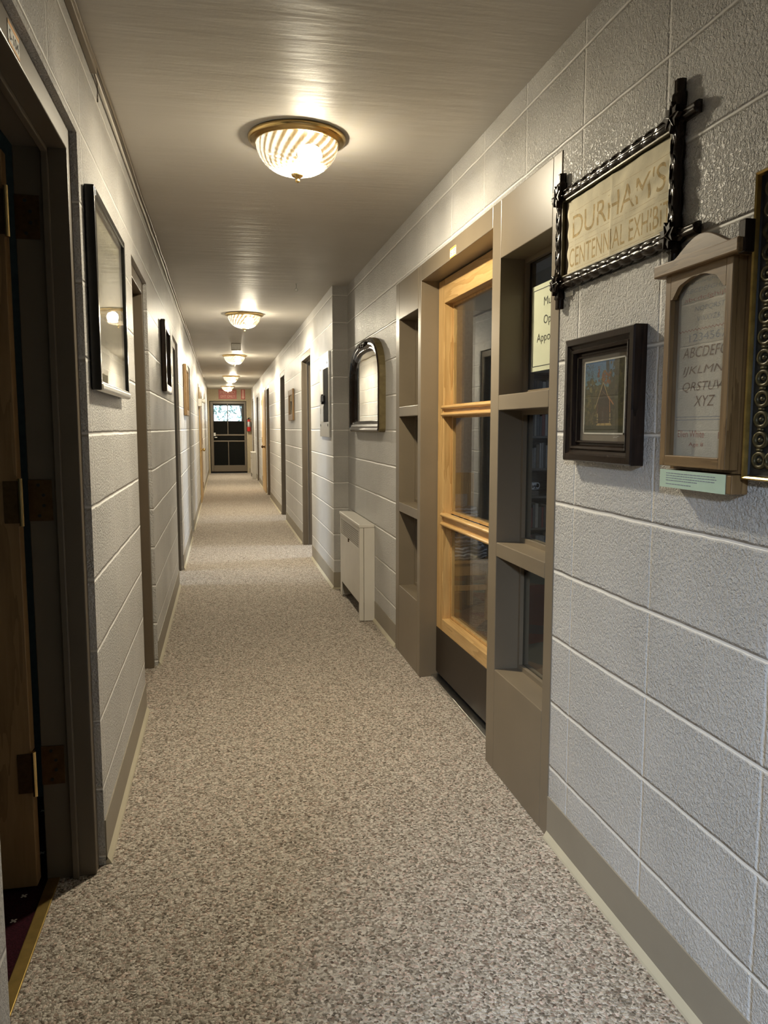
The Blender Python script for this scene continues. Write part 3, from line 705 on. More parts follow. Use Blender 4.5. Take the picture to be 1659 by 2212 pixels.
# ------------------------------------------------------------------ electrical panel
ep = thing('electrical_panel', (XF, 6.4, 1.19), 'silver metal electrical panel with dark inner door at the corner of the right wall', 'electrical panel')
xe = XF-.016
b = MB(); b.box(xe, XF, 6.125, 6.69, 1.675, 1.862); b.box(xe, XF, 6.125, 6.69, 1.190, 1.310); b.box(xe, XF, 6.44, 6.69, 1.310, 1.675); b.box(xe, XF, 6.125, 6.165, 1.310, 1.675); b.build('cover_plate', M['steel'], ep, bevel=.002)
part('inner_door', M['deadblack'], ep, (xe-.003, XF-.004, 6.168, 6.40, 1.313, 1.738), bevel=.002)['label'] = 'black inner door'
part('door_edge', M['silver'], ep, (xe-.010, XF-.004, 6.40, 6.56, 1.52, 1.735), (xe-.010, XF-.004, 6.40, 6.54, 1.313, 1.44), bevel=.002)
b = MB(); b.box(xe-.018, xe-.002, 6.33, 6.50, 1.475, 1.525); b.box(xe-.022, xe-.004, 6.40, 6.44, 1.455, 1.535); b.build('latch', M['blackmatte'], ep, bevel=.003)
for (y, z) in ((6.20,1.775),(6.63,1.745),(6.19,1.285),(6.64,1.285)):
    b = MB(); b.lathe([(0,xe-.003),(.011,xe-.002),(.011,xe+.001)], (0,y,z), 12, 'x'); b.build('screw', M['blackmatte'], ep)
for z in (1.64, 1.40): part('slot', M['blackmatte'], ep, (xe-.002, xe+.001, 6.58, 6.62, z-.022, z+.022))

# ------------------------------------------------------------------ framed pictures
def boxframe(r, x_wall, s, y0, y1, z0, z1, w, depth, m_v, m_h, prof=None, bevel=.002):
    """s=+1: picture on the left wall facing +x; s=-1: right wall facing -x"""
    xa, xb = x_wall, x_wall+s*depth
    part('frame', m_v, r, (xa, xb, y0, y0+w, z0, z1), (xa, xb, y1-w, y1, z0, z1), (xa, xb, y0+w, y1-w, z0, z0+w), (xa, xb, y0+w, y1-w, z1-w, z1), bevel=bevel)
def shapes_mesh(name, m, parent, polys, attr='tone'):
    """polys: list of (x, [(y,z)...], colour)"""
    bm = bmesh.new(); lay = bm.loops.layers.float_color.new(attr)
    off = Vector((0,0,0)); p = parent
    while p is not None: off += p.location; p = p.parent
    for x, pts, c in polys:
        f = bm.faces.new([bm.verts.new(Vector((x,y,z))-off) for y, z in pts])
        for lp in f.loops: lp[lay] = (*c, 1)
    me = bpy.data.meshes.new(name); bm.to_mesh(me); bm.free(); me.materials.append(m)
    o = bpy.data.objects.new(name, me); C.objects.link(o); o.parent = parent; return o

# large black framed etching, left
y0, y1, z0, z1 = 2.325, 3.02, 1.368, 1.925
p = thing('framed_picture', (XL, (y0+y1)/2, z0), 'large black framed pale etching under glass on the left wall, reflecting a lamp', 'picture')
boxframe(p, XL+.002, 1, y0, y1, z0, z1, .026, .028, M['black'], M['black'], bevel=.004)
part('edge_highlight', M['silver'], p, (XL+.012, XL+.034, y0+.004, y1-.002, z0-.002, z0+.022), bevel=.008, seg=3)['label'] = 'silver strip painting in the bottom edge highlight'  # added silver strip stands in for the highlight on the black frame
polys = [(XL+.012, [(y0+.02,z0+.02),(y1-.02,z0+.02),(y1-.02,z1-.02),(y0+.02,z1-.02)], (.52,.49,.38))]
a0, a1, c0, c1 = y0+.06, y1-.06, z0+.07, z1-.08
polys.append((XL+.0123, [(a0,c0),(a1,c0),(a1,c1),(a0,c1)], (.40,.38,.30)))
for i in range(220):
    yy, zz = random.uniform(a0+.01, a1-.06), random.uniform(c0+.01, c1-.03); w, h = random.uniform(.004,.05), random.uniform(.002,.02); g_ = random.uniform(.20,.46)
    polys.append((XL+.0124+i*1e-6, [(yy,zz),(yy+w,zz+random.uniform(-.004,.004)),(yy+w*.9,zz+h),(yy+w*.1,zz+h)], (g_,g_*.95,g_*.78)))
shapes_mesh('etching', M['sketch'], p, polys)
part('picture_glass', M['picglass'], p, (XL+.022, XL+.024, y0+.024, y1-.024, z0+.020, z1-.024))
# second left picture, dark deep frame
y0, y1, z0, z1 = 5.06, 5.58, 1.488, 1.93
p = thing('framed_picture', (XL, (y0+y1)/2, z0), 'dark brown framed picture on the left wall between two doorways', 'picture')
boxframe(p, XL+.003, 1, y0, y1, z0, z1, .05, .030, M['darkwood'], M['darkwood'], bevel=.007)
part('print', M['mat'], p, (XL+.006, XL+.012, y0+.04, y1-.04, z0+.04, z1-.04))
part('picture_glass', M['picglass'], p, (XL+.016, XL+.018, y0+.045, y1-.045, z0+.045, z1-.045))
# third left picture, pale oak frame
y0, y1, z0, z1 = 7.93, 8.50, 1.385, 1.885
p = thing('framed_picture', (XL, (y0+y1)/2, z0), 'honey wood framed picture far along the left wall', 'picture')
boxframe(p, XL+.003, 1, y0, y1, z0, z1, .055, .032, M['oak'], M['oak'], bevel=.006)
part('print', M['linen'], p, (XL+.006, XL+.012, y0+.04, y1-.04, z0+.04, z1-.04))
part('picture_glass', M['picglass'], p, (XL+.016, XL+.018, y0+.05, y1-.05, z0+.05, z1-.05))
# small brown picture, far right wall
y0, y1, z0, z1 = 9.22, 9.80, 1.352, 1.722
p = thing('framed_picture', (XF, (y0+y1)/2, z0), 'small brown framed picture on the far right wall between two doorways', 'picture')
boxframe(p, XF-.002, -1, y0, y1, z0, z1, .07, .022, M['leaf'], M['leaf'], bevel=.006)
part('print', M['linen'], p, (XF-.006, XF-.010, y0+.06, y1-.06, z0+.06, z1-.06))
part('picture_glass', M['picglass'], p, (XF-.013, XF-.015, y0+.065, y1-.065, z0+.065, z1-.065))
# white wall box on the left near the maple door
wb = thing('emergency_light', (XL, 13.2, 1.6), 'small white emergency light box high on the left wall before the maple door', 'emergency light')
part('housing', M['whitebox'], wb, (XL, XL+.055, 13.10, 13.33, 1.615, 1.735), bevel=.006)
for yy in (13.14, 13.28):
    b = MB(); b.lathe([(.0,XL+.11),(.034,XL+.108),(.038,XL+.085),(.022,XL+.06),(.018,XL+.05)], (0,yy,1.70), 16, 'x'); b.build('lamp_head', M['whitebox'], wb, smooth=True)

# ---- carved cross-corner frame with painted cloth
Y0, Y1, Z0, Z1 = 1.548, 2.122, 1.666, 1.905       # rail centre lines
cf = thing('carved_frame', (XR, (Y0+Y1)/2, Z0), 'dark carved cross-corner wooden frame with painted cream cloth on the near right wall', 'framed cloth')
def rail(a, c, fixed, vertical):
    """scalloped carved rail; runs from a to c along y (or z when vertical) centred on fixed"""
    n = 120; b = MB(); rings = []
    for i in range(n+1):
        t = i/n; s_ = a+(c-a)*t; ph = ((s_-a)/.052) % 1.0
        inner = .07 < t < .93
        e = .0125+(.0055*math.sin(ph*PI)**.6 if inner else 0); k = .85+.3*math.sin(ph*PI) if inner else 1
        sec = [(-.005,-1), (-.013,-1), (-.019,-.72), (-.0225*k,-.36), (-.0205,-.10), (-.0205,.10), (-.0225*k,.36), (-.019,.72), (-.013,1), (-.005,1)]
        rings.append([b.bm.verts.new((XR+x_, s_, fixed+e*o_) if not vertical else (XR+x_, fixed+e*o_, s_)) for x_, o_ in sec])
    for i in range(n):
        for k in range(len(rings[0])-1): b.bm.faces.new((rings[i][k], rings[i][k+1], rings[i+1][k+1], rings[i+1][k]))
        b.bm.faces.new((rings[i][-1], rings[i][0], rings[i+1][0], rings[i+1][-1]))
    b.bm.faces.new(rings[0]); b.bm.faces.new(rings[-1][::-1])
    return b.build('rail', M['darkwood'] if vertical else M['darkwoodh'], cf, smooth=True)
rT = rail(1.476, 2.168, Z1, False); rB = rail(1.462, 2.172, Z0, False); rF = rail(1.598, 1.968, Y1, True); rN = rail(1.606, 1.982, Y0, True)
b = MB()
for zc_, sg_ in ((Z1, 1), (Z0, -1)):
    y = 1.60
    while y < 2.09:
        b.ball((XR-.0245, y+.006, zc_+sg_*.006), .010, 8, (.22,1.7,.22)); b.ball((XR-.0245, y+.030, zc_-sg_*.004), .009, 8, (.20,1.8,.18)); y += .052
for yc_ in (Y0, Y1):
    z = 1.70
    while z < 1.87:
        b.ball((XR-.0245, yc_+.005, z), .009, 8, (.22,.24,1.7)); b.ball((XR-.0245, yc_-.005, z+.024), .008, 8, (.20,.2,1.6)); z += .05
b.build('carved_leaves', M['darkwood'], cf, smooth=True)
lp = [(0,.036),(.007,.020),(.022,.024),(.018,.010),(.034,.004),(.018,-.006),(.020,-.022),(.006,-.016),(0,-.034),(-.006,-.016),(-.020,-.022),(-.018,-.006),(-.034,.004),(-.018,.010),(-.022,.024),(-.007,.020)]
for yc_ in (Y0, Y1):
    for zc_ in (Z0, Z1):
        rot = random.uniform(-.4,.4); b = MB()
        b.prism([(yc_+.92*(u*math.cos(rot)-v*math.sin(rot)), zc_+.92*(u*math.sin(rot)+v*math.cos(rot))) for u, v in lp], 'x', XR-.032, XR-.022)
        for k in range(5):
            a = rot+PI/2+k*2*PI/5; b.tube([(XR-.0335, yc_, zc_), (XR-.0325, yc_+.024*math.cos(a), zc_+.024*math.sin(a))], [.0028,.0012], 6)
        b.build('corner_leaf', M['darkwood'], cf, bevel=.002)
iy0, iy1, iz0, iz1 = Y0+.014, Y1-.014, Z0+.014, Z1-.014
part('inner_slip', M['olive'], cf, (XR-.018, XR-.004, iy0, iy0+.006, iz0, iz1), (XR-.018, XR-.004, iy1-.006, iy1, iz0, iz1), (XR-.018, XR-.004, iy0, iy1, iz0, iz0+.005), (XR-.018, XR-.004, iy0, iy1, iz1-.006, iz1), bevel=.0015)
part('backing', M['mat'], cf, (XR-.005, XR-.0005, iy0, iy1, iz0, iz1))
# cloth with wrinkles, stands a little off the backing
nx, nz = 90, 44; cy0, cy1, cz0, cz1 = iy0+.007, iy1-.026, iz0+.004, iz1-.010
def cloth_h(y, z):
    t = (y-cy0)/(cy1-cy0); w = max(0, 1-t*1.25)
    return .0009*math.sin(55*(y*.6+z*1.1)+2*math.sin(31*z))*(.35+1.6*w)+.0006*math.sin(140*(y*.35+z))*w+.0016*math.exp(-((y-1.835)/.004)**2)+.0004*math.sin(90*y)
grid = []; b = MB()
for i in range(nx+1):
    row = []
    for k in range(nz+1):
        y = cy0+(cy1-cy0)*i/nx; z = cz0+(cz1-cz0)*k/nz
        if i == nx: y += .004*math.sin(z*120)+.012*max(0,(z-cz0)/(cz1-cz0)-.6)-.02*max(0, .25-(z-cz0)/(cz1-cz0))
        row.append(b.bm.verts.new((XR-.0085-cloth_h(y, z), y, z)))
    grid.append(row)
for i in range(nx):
    for k in range(nz): b.bm.faces.new((grid[i][k], grid[i+1][k], grid[i+1][k+1], grid[i][k+1]))
clo = b.build('cloth', M['cream'], cf, smooth=True)
so = clo.modifiers.new('thickness', 'SOLIDIFY'); so.thickness = .0006
def cloth_text(body, y_left, y_right, z, h, off=0.0012):
    o = text('lettering', body, M['stitch'], cf, (XR-.0090, y_left, z), (0,-1,0), (0,0,1), h, width=y_left-y_right, height=h, offset=off)
    bm = bmesh.new(); bm.from_mesh(o.data)
    bmesh.ops.triangulate(bm, faces=bm.faces[:]); bmesh.ops.subdivide_edges(bm, edges=[e for e in bm.edges if e.calc_length() > .008], cuts=2, use_grid_fill=True)
    for v in bm.verts:
        v.co.x = -(.0085+cloth_h(v.co.y+cf.location.y, v.co.z+cf.location.z))-.0007
    bm.to_mesh(o.data); bm.free()
cloth_text("DURHAM'S", 2.060, 1.60, 1.778, .062, 0)
cloth_text('CENTENNIAL EXHIBIT', 2.072, 1.575, 1.702, .050, 0)
for zz in (1.694, 1.757, 1.770, 1.848, 1.688):
    b = MB()
    for i in range(24):
        ya_, yb2 = cy0+.004+(cy1-cy0-.01)*i/24, cy0+.004+(cy1-cy0-.01)*(i+1)/24
        b.quad((XR-.0092-cloth_h(ya_,zz), ya_, zz), (XR-.0092-cloth_h(yb2,zz), yb2, zz), (XR-.0092-cloth_h(yb2,zz), yb2, zz+.0007), (XR-.0092-cloth_h(ya_,zz), ya_, zz+.0007))
    b.build('ruled_line', M['stitch'], cf)
# paper tab below its far corner
tag(part('paper_tab', M['label'], None, (XR-.003, XR-.0005, 2.055, 2.10, 1.628, 1.640), bevel=.0008), 'tiny white paper tab stuck to the wall under the carved frame corner', 'tab')

# ---- chapel photograph in deep black frame
y0, y1, z0, z1 = 1.662, 2.030, 1.174, 1.500
ph = thing('framed_photograph', (XR, (y0+y1)/2, z0), 'deep dark framed colour photograph of a small woodland chapel on the right wall', 'picture')
def mitred(r, name, m, prof, y0, y1, z0, z1, bevel=0):
    """prof: list of (inset, x) loops lofted as a mitred frame"""
    b = MB(); loops = []
    for ins, x in prof: loops.append([b.bm.verts.new((x, yy, zz)) for yy, zz in ((y0+ins,z0+ins),(y1-ins,z0+ins),(y1-ins,z1-ins),(y0+ins,z1-ins))])
    for i in range(len(loops)-1):
        for k in range(4): b.bm.faces.new((loops[i][k], loops[i][(k+1)%4], loops[i+1][(k+1)%4], loops[i+1][k]))
    return b.build(name, m, r, bevel=bevel)
mitred(ph, 'frame', M['darkwood'], [(0, XR), (0, XR-.030), (.003, XR-.034), (.018, XR-.035), (.022, XR-.030), (.030, XR-.026), (.034, XR-.030), (.040, XR-.028), (.043, XR-.016), (.048, XR-.015), (.050, XR-.020), (.054, XR-.019), (.056, XR-.008)], y0, y1, z0, z1)
part('mount', M['mat'], ph, (XR-.009, XR-.007, y0+.05, y1-.05, z0+.05, z1-.05))
py0, py1, pz0, pz1 = 1.738, 1.955, 1.246, 1.436
part('mount_edge', M['bevelwhite'], ph, (XR-.0102, XR-.009, py0, py0+.004, pz0, pz1), (XR-.0102, XR-.009, py1-.004, py1, pz0, pz1), (XR-.0102, XR-.009, py0, py1, pz0, pz0+.004), (XR-.0102, XR-.009, py0, py1, pz1-.004, pz1))
qy0, qy1, qz0, qz1 = py0+.004, py1-.004, pz0+.004, pz1-.004
W_, H_ = qy1-qy0, qz1-qz0; cnt = [0]
polys = []
def PQ(pts, c):                                   # pts in print fractions, u from the far edge
    cnt[0] += 1; polys.append((XR-.0092-cnt[0]*1.2e-6, [(qy1-u*W_, qz0+v*H_) for u, v in pts], c))
PQ([(0,0),(1,0),(1,1),(0,1)], (.05,.055,.02))
for i in range(12): PQ([(0,.62+i*.032),(.75,.62+i*.032),(.75,.655+i*.032),(0,.655+i*.032)], (.10-.004*i, .24-.006*i, .30+.006*i))
def blob(u, v, r, c, n=6):
    pts = []
    for k in range(n):
        a = 2*PI*k/n+random.uniform(-.3,.3); q = r*random.uniform(.5,1.2); pts.append((min(.999,max(.001,u+q*math.cos(a))), min(.999,max(.001,v+q*math.sin(a)*1.1))))
    PQ(pts, c)
for i in range(420):
    u = random.random(); top = .70+.06*math.sin(u*9)+(.34 if u > .66 else 0)+(.10 if .40 < u < .5 else 0); v = random.uniform(.12, min(.99, top))
    k = random.random(); sh = random.uniform(.35,1.1)
    c = (.11,.10,.03) if k < .5 else (.06,.065,.025) if k < .8 else (.20,.17,.055)
    if u > .62: c = (.045,.045,.018) if k < .75 else (.10,.085,.03)
    blob(u, v, random.uniform(.012,.05), tuple(x*sh for x in c))
for i in range(60): blob(random.uniform(.46,.66), random.uniform(.68,.86), random.uniform(.010,.03), random.choice([(.26,.10,.025),(.20,.07,.02),(.14,.08,.02)]))
for i in range(26): blob(.36+random.uniform(-.02,.03), random.uniform(.72,.93), random.uniform(.008,.02), random.choice([(.20,.05,.03),(.14,.06,.03)]))
for i in range(46): blob(random.uniform(.02,.22), random.uniform(.76,.97), random.uniform(.006,.018), (.025,.05,.06))
PQ([(.54,.99),(.62,.99),(.63,.86),(.59,.82),(.55,.88)], (.02,.03,.04))
PQ([(0,0),(1,0),(1,.105),(0,.115)], (.030,.036,.016)); PQ([(0,.105),(1,.095),(1,.12),(0,.118)], (.07,.062,.024))
PQ([(.82,.11),(1,.11),(1,.20),(.84,.19)], (.085,.075,.026))
PQ([(.33,.13),(.71,.13),(.70,.40),(.49,.70),(.34,.40)], (.022,.013,.008)); PQ([(.40,.14),(.64,.14),(.63,.36),(.41,.36)], (.038,.018,.010))
PQ([(.47,.16),(.50,.16),(.50,.30),(.47,.30)], (.07,.07,.06)); PQ([(.54,.16),(.56,.16),(.56,.30),(.54,.30)], (.012,.010,.010))
def bar(u0, v0, u1, v1, w, c):
    dx, dy = u1-u0, v1-v0; l = math.hypot(dx, dy); nx_, ny_ = -dy/l*w, dx/l*w
    PQ([(u0-nx_,v0-ny_),(u1-nx_,v1-ny_),(u1+nx_,v1+ny_),(u0+nx_,v0+ny_)], c)
bar(.485,.70,.30,.36,.007,(.46,.34,.17)); bar(.485,.70,.64,.46,.006,(.50,.36,.15)); bar(.62,.50,.755,.385,.010,(.44,.17,.06))
bar(.38,.47,.52,.58,.003,(.14,.09,.06)); bar(.46,.58,.66,.47,.004,(.22,.12,.07)); bar(.36,.40,.345,.26,.006,(.20,.07,.04)); bar(.655,.47,.67,.28,.008,(.46,.20,.06))
bar(.355,.14,.355,.27,.016,(.34,.27,.12)); bar(.675,.14,.675,.27,.014,(.34,.27,.12))
PQ([(.33,.10),(.72,.10),(.69,.135),(.36,.13)], (.42,.30,.11))
for vv in (.165,.205): bar(.30,vv,.74,vv,.006,(.012,.010,.008))
for uu in (.43,.55): bar(uu,.10,uu,.20,.005,(.02,.015,.01))
for i in range(9): bar(random.uniform(.04,.28),.12,random.uniform(.05,.28),.30,.004,(.12,.10,.055))
shapes_mesh('photo_print', M['print'], ph, polys)
b = MB(); b.tube([(XR-.0092,1.79,1.238),(XR-.0092,1.785,1.2395),(XR-.0092,1.775,1.2385),(XR-.0092,1.768,1.241),(XR-.0092,1.760,1.2425)], .0006, 5); b.build('signature', M['bevelwhite'], ph)
part('picture_glass', M['picglass'], ph, (XR-.0145, XR-.013, y0+.046, y1-.046, z0+.046, z1-.046))

# ---- oak case with cross-stitch sampler
y0, y1, z0, z1 = 1.302, 1.524, 1.183, 1.588; xf = XR-.042
sm = thing('sampler_case', (XR, (y0+y1)/2, z0), 'oak wall case with scrolled crest holding a cross-stitch alphabet sampler', 'sampler')
w = .020
b = MB(); b.box(xf, xf+.012, y0, y0+w, z0, z1-.012); b.box(xf, xf+.012, y1-w, y1, z0, z1-.012); b.build('front_stile', M['oak'], sm, bevel=.0015)
b = MB(); b.box(xf, xf+.012, y0+w, y1-w, z0, z0+.022); b.build('front_rail', M['oakh'], sm, bevel=.0015)
# scalloped top rail
pts = [(y0+w, z1-.012), (y1-w, z1-.012), (y1-w, z1-.062)]
for i in range(25):
    t = i/24; y = (y1-w-.006)-(y1-y0-2*w-.012)*t; c = abs(t-.5)*2
    pts.append((y, z1-.030-.012*math.cos(c*PI)*-1-(.020*max(0,(c-.72)/.28)**1.2)-.010*(1-min(1,c/.7))))
pts.append((y0+w, z1-.062))
b = MB(); b.prism(pts, 'x', xf, xf+.010); b.build('scalloped_rail', M['oakh'], sm)
b = MB(); b.box(xf+.012, XR-.014, y1-.010, y1, z0, z1-.012); b.box(xf+.012, XR-.014, y0, y0+.010, z0, z1-.012); b.box(xf+.012, XR-.014, y0+.01, y1-.01, z0, z0+.010); b.build('case_side', M['oak'], sm)
part('back_board', M['oak'], sm, (XR-.012, XR, y0-.016, y1+.006, z0-.008, z1+.005), bevel=.001)
part('cornice', M['oakh'], sm, (xf-.014, XR-.002, y0-.030, y1+.026, z1-.012, z1+.014), bevel=.003)
pts = [(y0-.012, z1+.014), (y1+.008, z1+.014)]
for i in range(31):
    t = i/30; y = y1+.008-(y1-y0+.020)*t; u = (t-.5)*2
    pts.append((y, z1+.016+.036*max(0, math.cos(u*PI*.62))**1.3+.006*abs(u)**6))
b = MB(); b.prism(pts, 'x', xf+.002, xf+.014); b.build('crest', M['oakh'], sm, bevel=.0015)
part('corner_block', M['darkwood'], sm, (xf-.004, XR, y0-.036, y0-.016, z1-.014, z1+.044), bevel=.002)['label'] = 'dark block at the end of the cornice'
xs_ = XR-.0125
part('linen', M['linen'], sm, (xs_-.003, xs_, y0+.010, y1-.010, z0+.010, z1-.014))
xt = xs_-.0034
def stitch(txt, yl, yr, z, h, m, shear=.25, off=0): text('stitched_letters', txt, m, sm, (xt, yl, z), (0,-1,0), (0,0,1), h, width=yl-yr, height=h, shear=shear, offset=off)
YL, YR_ = y1-.016, y0+.012
stitch('ABCDEFGH', YL-.016, YR_+.004, 1.405, .021, M['threadb'])
stitch('IJKLMNO', YL-.016, YR_+.006, 1.372, .021, M['threadb'])
stitch('QRSTUVW', YL-.016, YR_+.006, 1.338, .021, M['threadb'])
stitch('XYZ', YL-.062, YR_+.062, 1.306, .021, M['threadb'])
stitch('123456789', YL-.030, YR_+.006, 1.437, .016, M['threadg'], 0, 0)
stitch('VWXYZ&', YL-.060, YR_+.060, 1.476, .010, M['threadg'], .2, 0)
stitch('NOPQRSTU', YL-.050, YR_+.030, 1.497, .011, M['threadg'], .2, 0)
stitch('abcdefghijklm', YL-.014, YR_+.004, 1.519, .011, M['threadr'], 0, 0)
stitch('ABCDEFGHIJKLM', YL-.016, YR_+.004, 1.535, .011, M['threadg'], .2, 0)
stitch('abcdefghijklmnop', YL-.036, YR_+.002, 1.552, .008, M['threadg'], 0, 0)
stitch('Ellen White', YL-.008, YL-.100, 1.243, .014, M['threadr'], 0, 0)
stitch('1786', YR_+.052, YR_+.008, 1.241, .014, M['threadr'], 0, 0)
stitch('Age 8', YL-.050, YL-.100, 1.225, .010, M['threadr'], 0, 0)
b = MB(); n = 34
for i in range(n):
    ya_, yb2 = YL-(YL-YR_)*i/n, YL-(YL-YR_)*(i+1)/n; za_, zb_ = (1.4585, 1.4625) if i % 2 else (1.4625, 1.4585)
    b.quad((xt-.0002,ya_,za_-.0008),(xt-.0002,yb2,zb_-.0008),(xt-.0002,yb2,zb_+.0008),(xt-.0002,ya_,za_+.0008))
b.build('zigzag_border', M['threadr'], sm)
b = MB(); b.quad((xt-.0002,YL,1.278),(xt-.0002,YR_,1.278),(xt-.0002,YR_,1.2793),(xt-.0002,YL,1.2793)); b.quad((xt-.0002,YL,1.284),(xt-.0002,YR_,1.284),(xt-.0002,YR_,1.2853),(xt-.0002,YL,1.2853)); b.build('border_lines', M['threadg'], sm)
part('case_glass', M['picglass'], sm, (xf+.0105, xf+.0118, y0+.012, y1-.012, z0+.014, z1-.014))
# green caption card on its small block
cd = thing('caption_card', (XR, 1.41, 1.135), 'pale green caption card on a small wooden block beneath the oak sampler case', 'card')
part('block', M['oak'], cd, (XR-.036, XR, 1.287, 1.520, 1.138, 1.174), bevel=.002)
part('card', M['card'], cd, (XR-.0372, XR-.0362, 1.303, 1.527, 1.137, 1.1745))
b = MB()
for k, (z, l) in enumerate(((1.1665,.17),(1.1615,.172),(1.1565,.168),(1.1515,.105),(1.1440,.085))):
    y = 1.503
    while y > 1.503-l:
        wd = random.uniform(.004,.013); b.box(XR-.0375, XR-.0371, y-wd, y, z, z+.0016); y -= wd+.0016
b.build('printed_lines', M['threadg'], cd)

# ---- gilt frame at the right edge
y0, y1, z0, z1 = .62, 1.272, 1.168, 1.712
gf = thing('gilt_frame', (XR, (y0+y1)/2, z0), 'ornate black and gold frame with a row of rings, cut off at the right edge', 'picture')
mitred(gf, 'outer_edge', M['gold'], [(0, XR), (0, XR-.026), (.003, XR-.029), (.006, XR-.027), (.008, XR-.020)], y0, y1, z0, z1)
mitred(gf, 'frame', M['blackmatte'], [(.008, XR-.020), (.010, XR-.017), (.060, XR-.015), (.064, XR-.020), (.072, XR-.016), (.075, XR-.006)], y0, y1, z0, z1)
b = MB(); z = z0+.036
while z < z1-.03:
    for yc_ in (y1-.036, y0+.036):
        b.torus((XR-.017, yc_, z), .0125, .0042, 'x', 18, 6, (1.25,1)); b.ball((XR-.017, yc_, z), .0052, 8, (.8,1.3,.9)); b.box(XR-.020, XR-.016, yc_-.007, yc_+.007, z+.0165, z+.0205)
    z += .0365
y = y0+.075
while y < y1-.06:
    for zc_ in (z0+.036, z1-.036): b.torus((XR-.017, y, zc_), .0125, .0042, 'x', 18, 6); b.ball((XR-.017, y, zc_), .0052, 8, (.8,1,1))
    y += .0365
b.build('ring_carving', M['olive'], gf, smooth=True)
part('print', M['mat'], gf, (XR-.008, XR-.004, y0+.07, y1-.07, z0+.07, z1-.07))
part('picture_glass', M['picglass'], gf, (XR-.012, XR-.0105, y0+.072, y1-.072, z0+.072, z1-.072))

# ------------------------------------------------------------------ inside the museum room
bc = thing('bookcase', (2.75, 6.85, 0), 'dim wooden bookcase seen through the near sidelight', 'bookcase')
bx0, bx1, by0, by1 = 2.58, 3.08, 6.70, 6.98
b = MB(); b.box(bx0-.02, bx0, by0, by1, 0, 2.0); b.box(bx1, bx1+.02, by0, by1, 0, 2.0); b.box(bx0, bx1, by1-.01, by1, 0, 2.0); b.build('carcass', M['shelf'], bc)
SH = [.06, .345, .64, .895, 1.19, 1.485, 1.78, 1.98]
for z in SH: part('shelf', M['shelf'], bc, (bx0, bx1, by0, by1-.01, z-.02, z))
bookcols = [(.30,.29,.28),(.12,.12,.13),(.24,.07,.06),(.38,.36,.32),(.16,.18,.22),(.10,.09,.08),(.46,.45,.44),(.20,.15,.10)]
bm_ = [colour('book_cloth', c) for c in bookcols]
shelfname = {0: 'bottom', 1: 'second lowest', 3: 'middle', 4: 'eye level', 5: 'upper'}
desc = ['pale grey','charcoal','dark red','light tan','slate blue','black','off-white','brown']
for si, nm in shelfname.items():
    x = bx0+.02; z = SH[si]; k = 0
    while x < bx1-.05:
        wd = random.uniform(.018,.038); h = random.uniform(.17,.235); dpt = random.uniform(.13,.18); c = random.randrange(len(bm_)); k += 1
        o = part('book', bm_[c], None, (x, x+wd-.002, by0+.02, by0+.02+dpt, z, z+h), bevel=.0015)
        tag(o, f'{desc[c]} book spine on the {nm} shelf of the dim museum bookcase', 'book', f'books on the {nm} bookcase shelf')
        x += wd
# cup, saucer, plate on the empty shelf
cx, cy_, cz_ = 2.80, 6.78, SH[2]
part_ = MB(); part_.box(cx-.075, cx+.06, cy_-.05, cy_+.05, cz_, cz_+.045); tag(part_.build('display_block', M['shelf'], bevel=.003), 'small wooden block carrying the cup and saucer in the bookcase', 'block')
z = cz_+.045
b = MB(); b.lathe([(0,z),(.035,z),(.045,z+.004),(.078,z+.016),(.080,z+.018),(.045,z+.008),(0,z+.006)], (cx,cy_,0), 28); tag(b.build('saucer', M['china'], smooth=True), 'white china saucer under the leaf-patterned cup in the bookcase', 'saucer')
cup = thing('teacup', (cx, cy_, z+.006), 'white china teacup with dark leaf pattern on its saucer in the bookcase', 'cup')
b = MB(); b.lathe([(0,z+.007),(.026,z+.007),(.030,z+.012),(.048,z+.045),(.056,z+.078),(.054,z+.078),(.045,z+.046),(.028,z+.016),(0,z+.012)], (cx,cy_,0), 28); b.build('bowl', M['china'], cup, smooth=True)
b = MB(); b.torus((cx+.066,cy_,z+.046), .022, .0045, 'y', 20, 8, (.9,1.1)); b.build('handle', M['china'], cup, smooth=True)
b = MB()
for k in range(5):
    a = -PI/2-.7+k*.36; q = .049; b.ball((cx+q*math.cos(a), cy_+q*math.sin(a), z+.040+.010*(k%2)), .013, 8, (.55,.25,1.1))
b.build('leaf_pattern', M['inkblue'], cup, smooth=True)
b = MB(); b.lathe([(0,0),(.06,.002),(.075,.010),(.125,.020),(.126,.023),(.075,.014),(0,.006)], (0,0,0), 40, 'y'); o = b.build('china_plate', M['china'], smooth=True); o.location = (2.62, 6.62, .48); o.rotation_euler = (math.radians(12),0,0)
tag(o, 'white china plate leaning upright in front of the bookcase', 'plate'); o.location.z = .36+.126
tag(part('plate_stand', M['shelf'], None, (2.53, 2.70, 6.57, 6.66, 0, .36), bevel=.004), 'low wooden stand holding the upright white plate', 'stand')
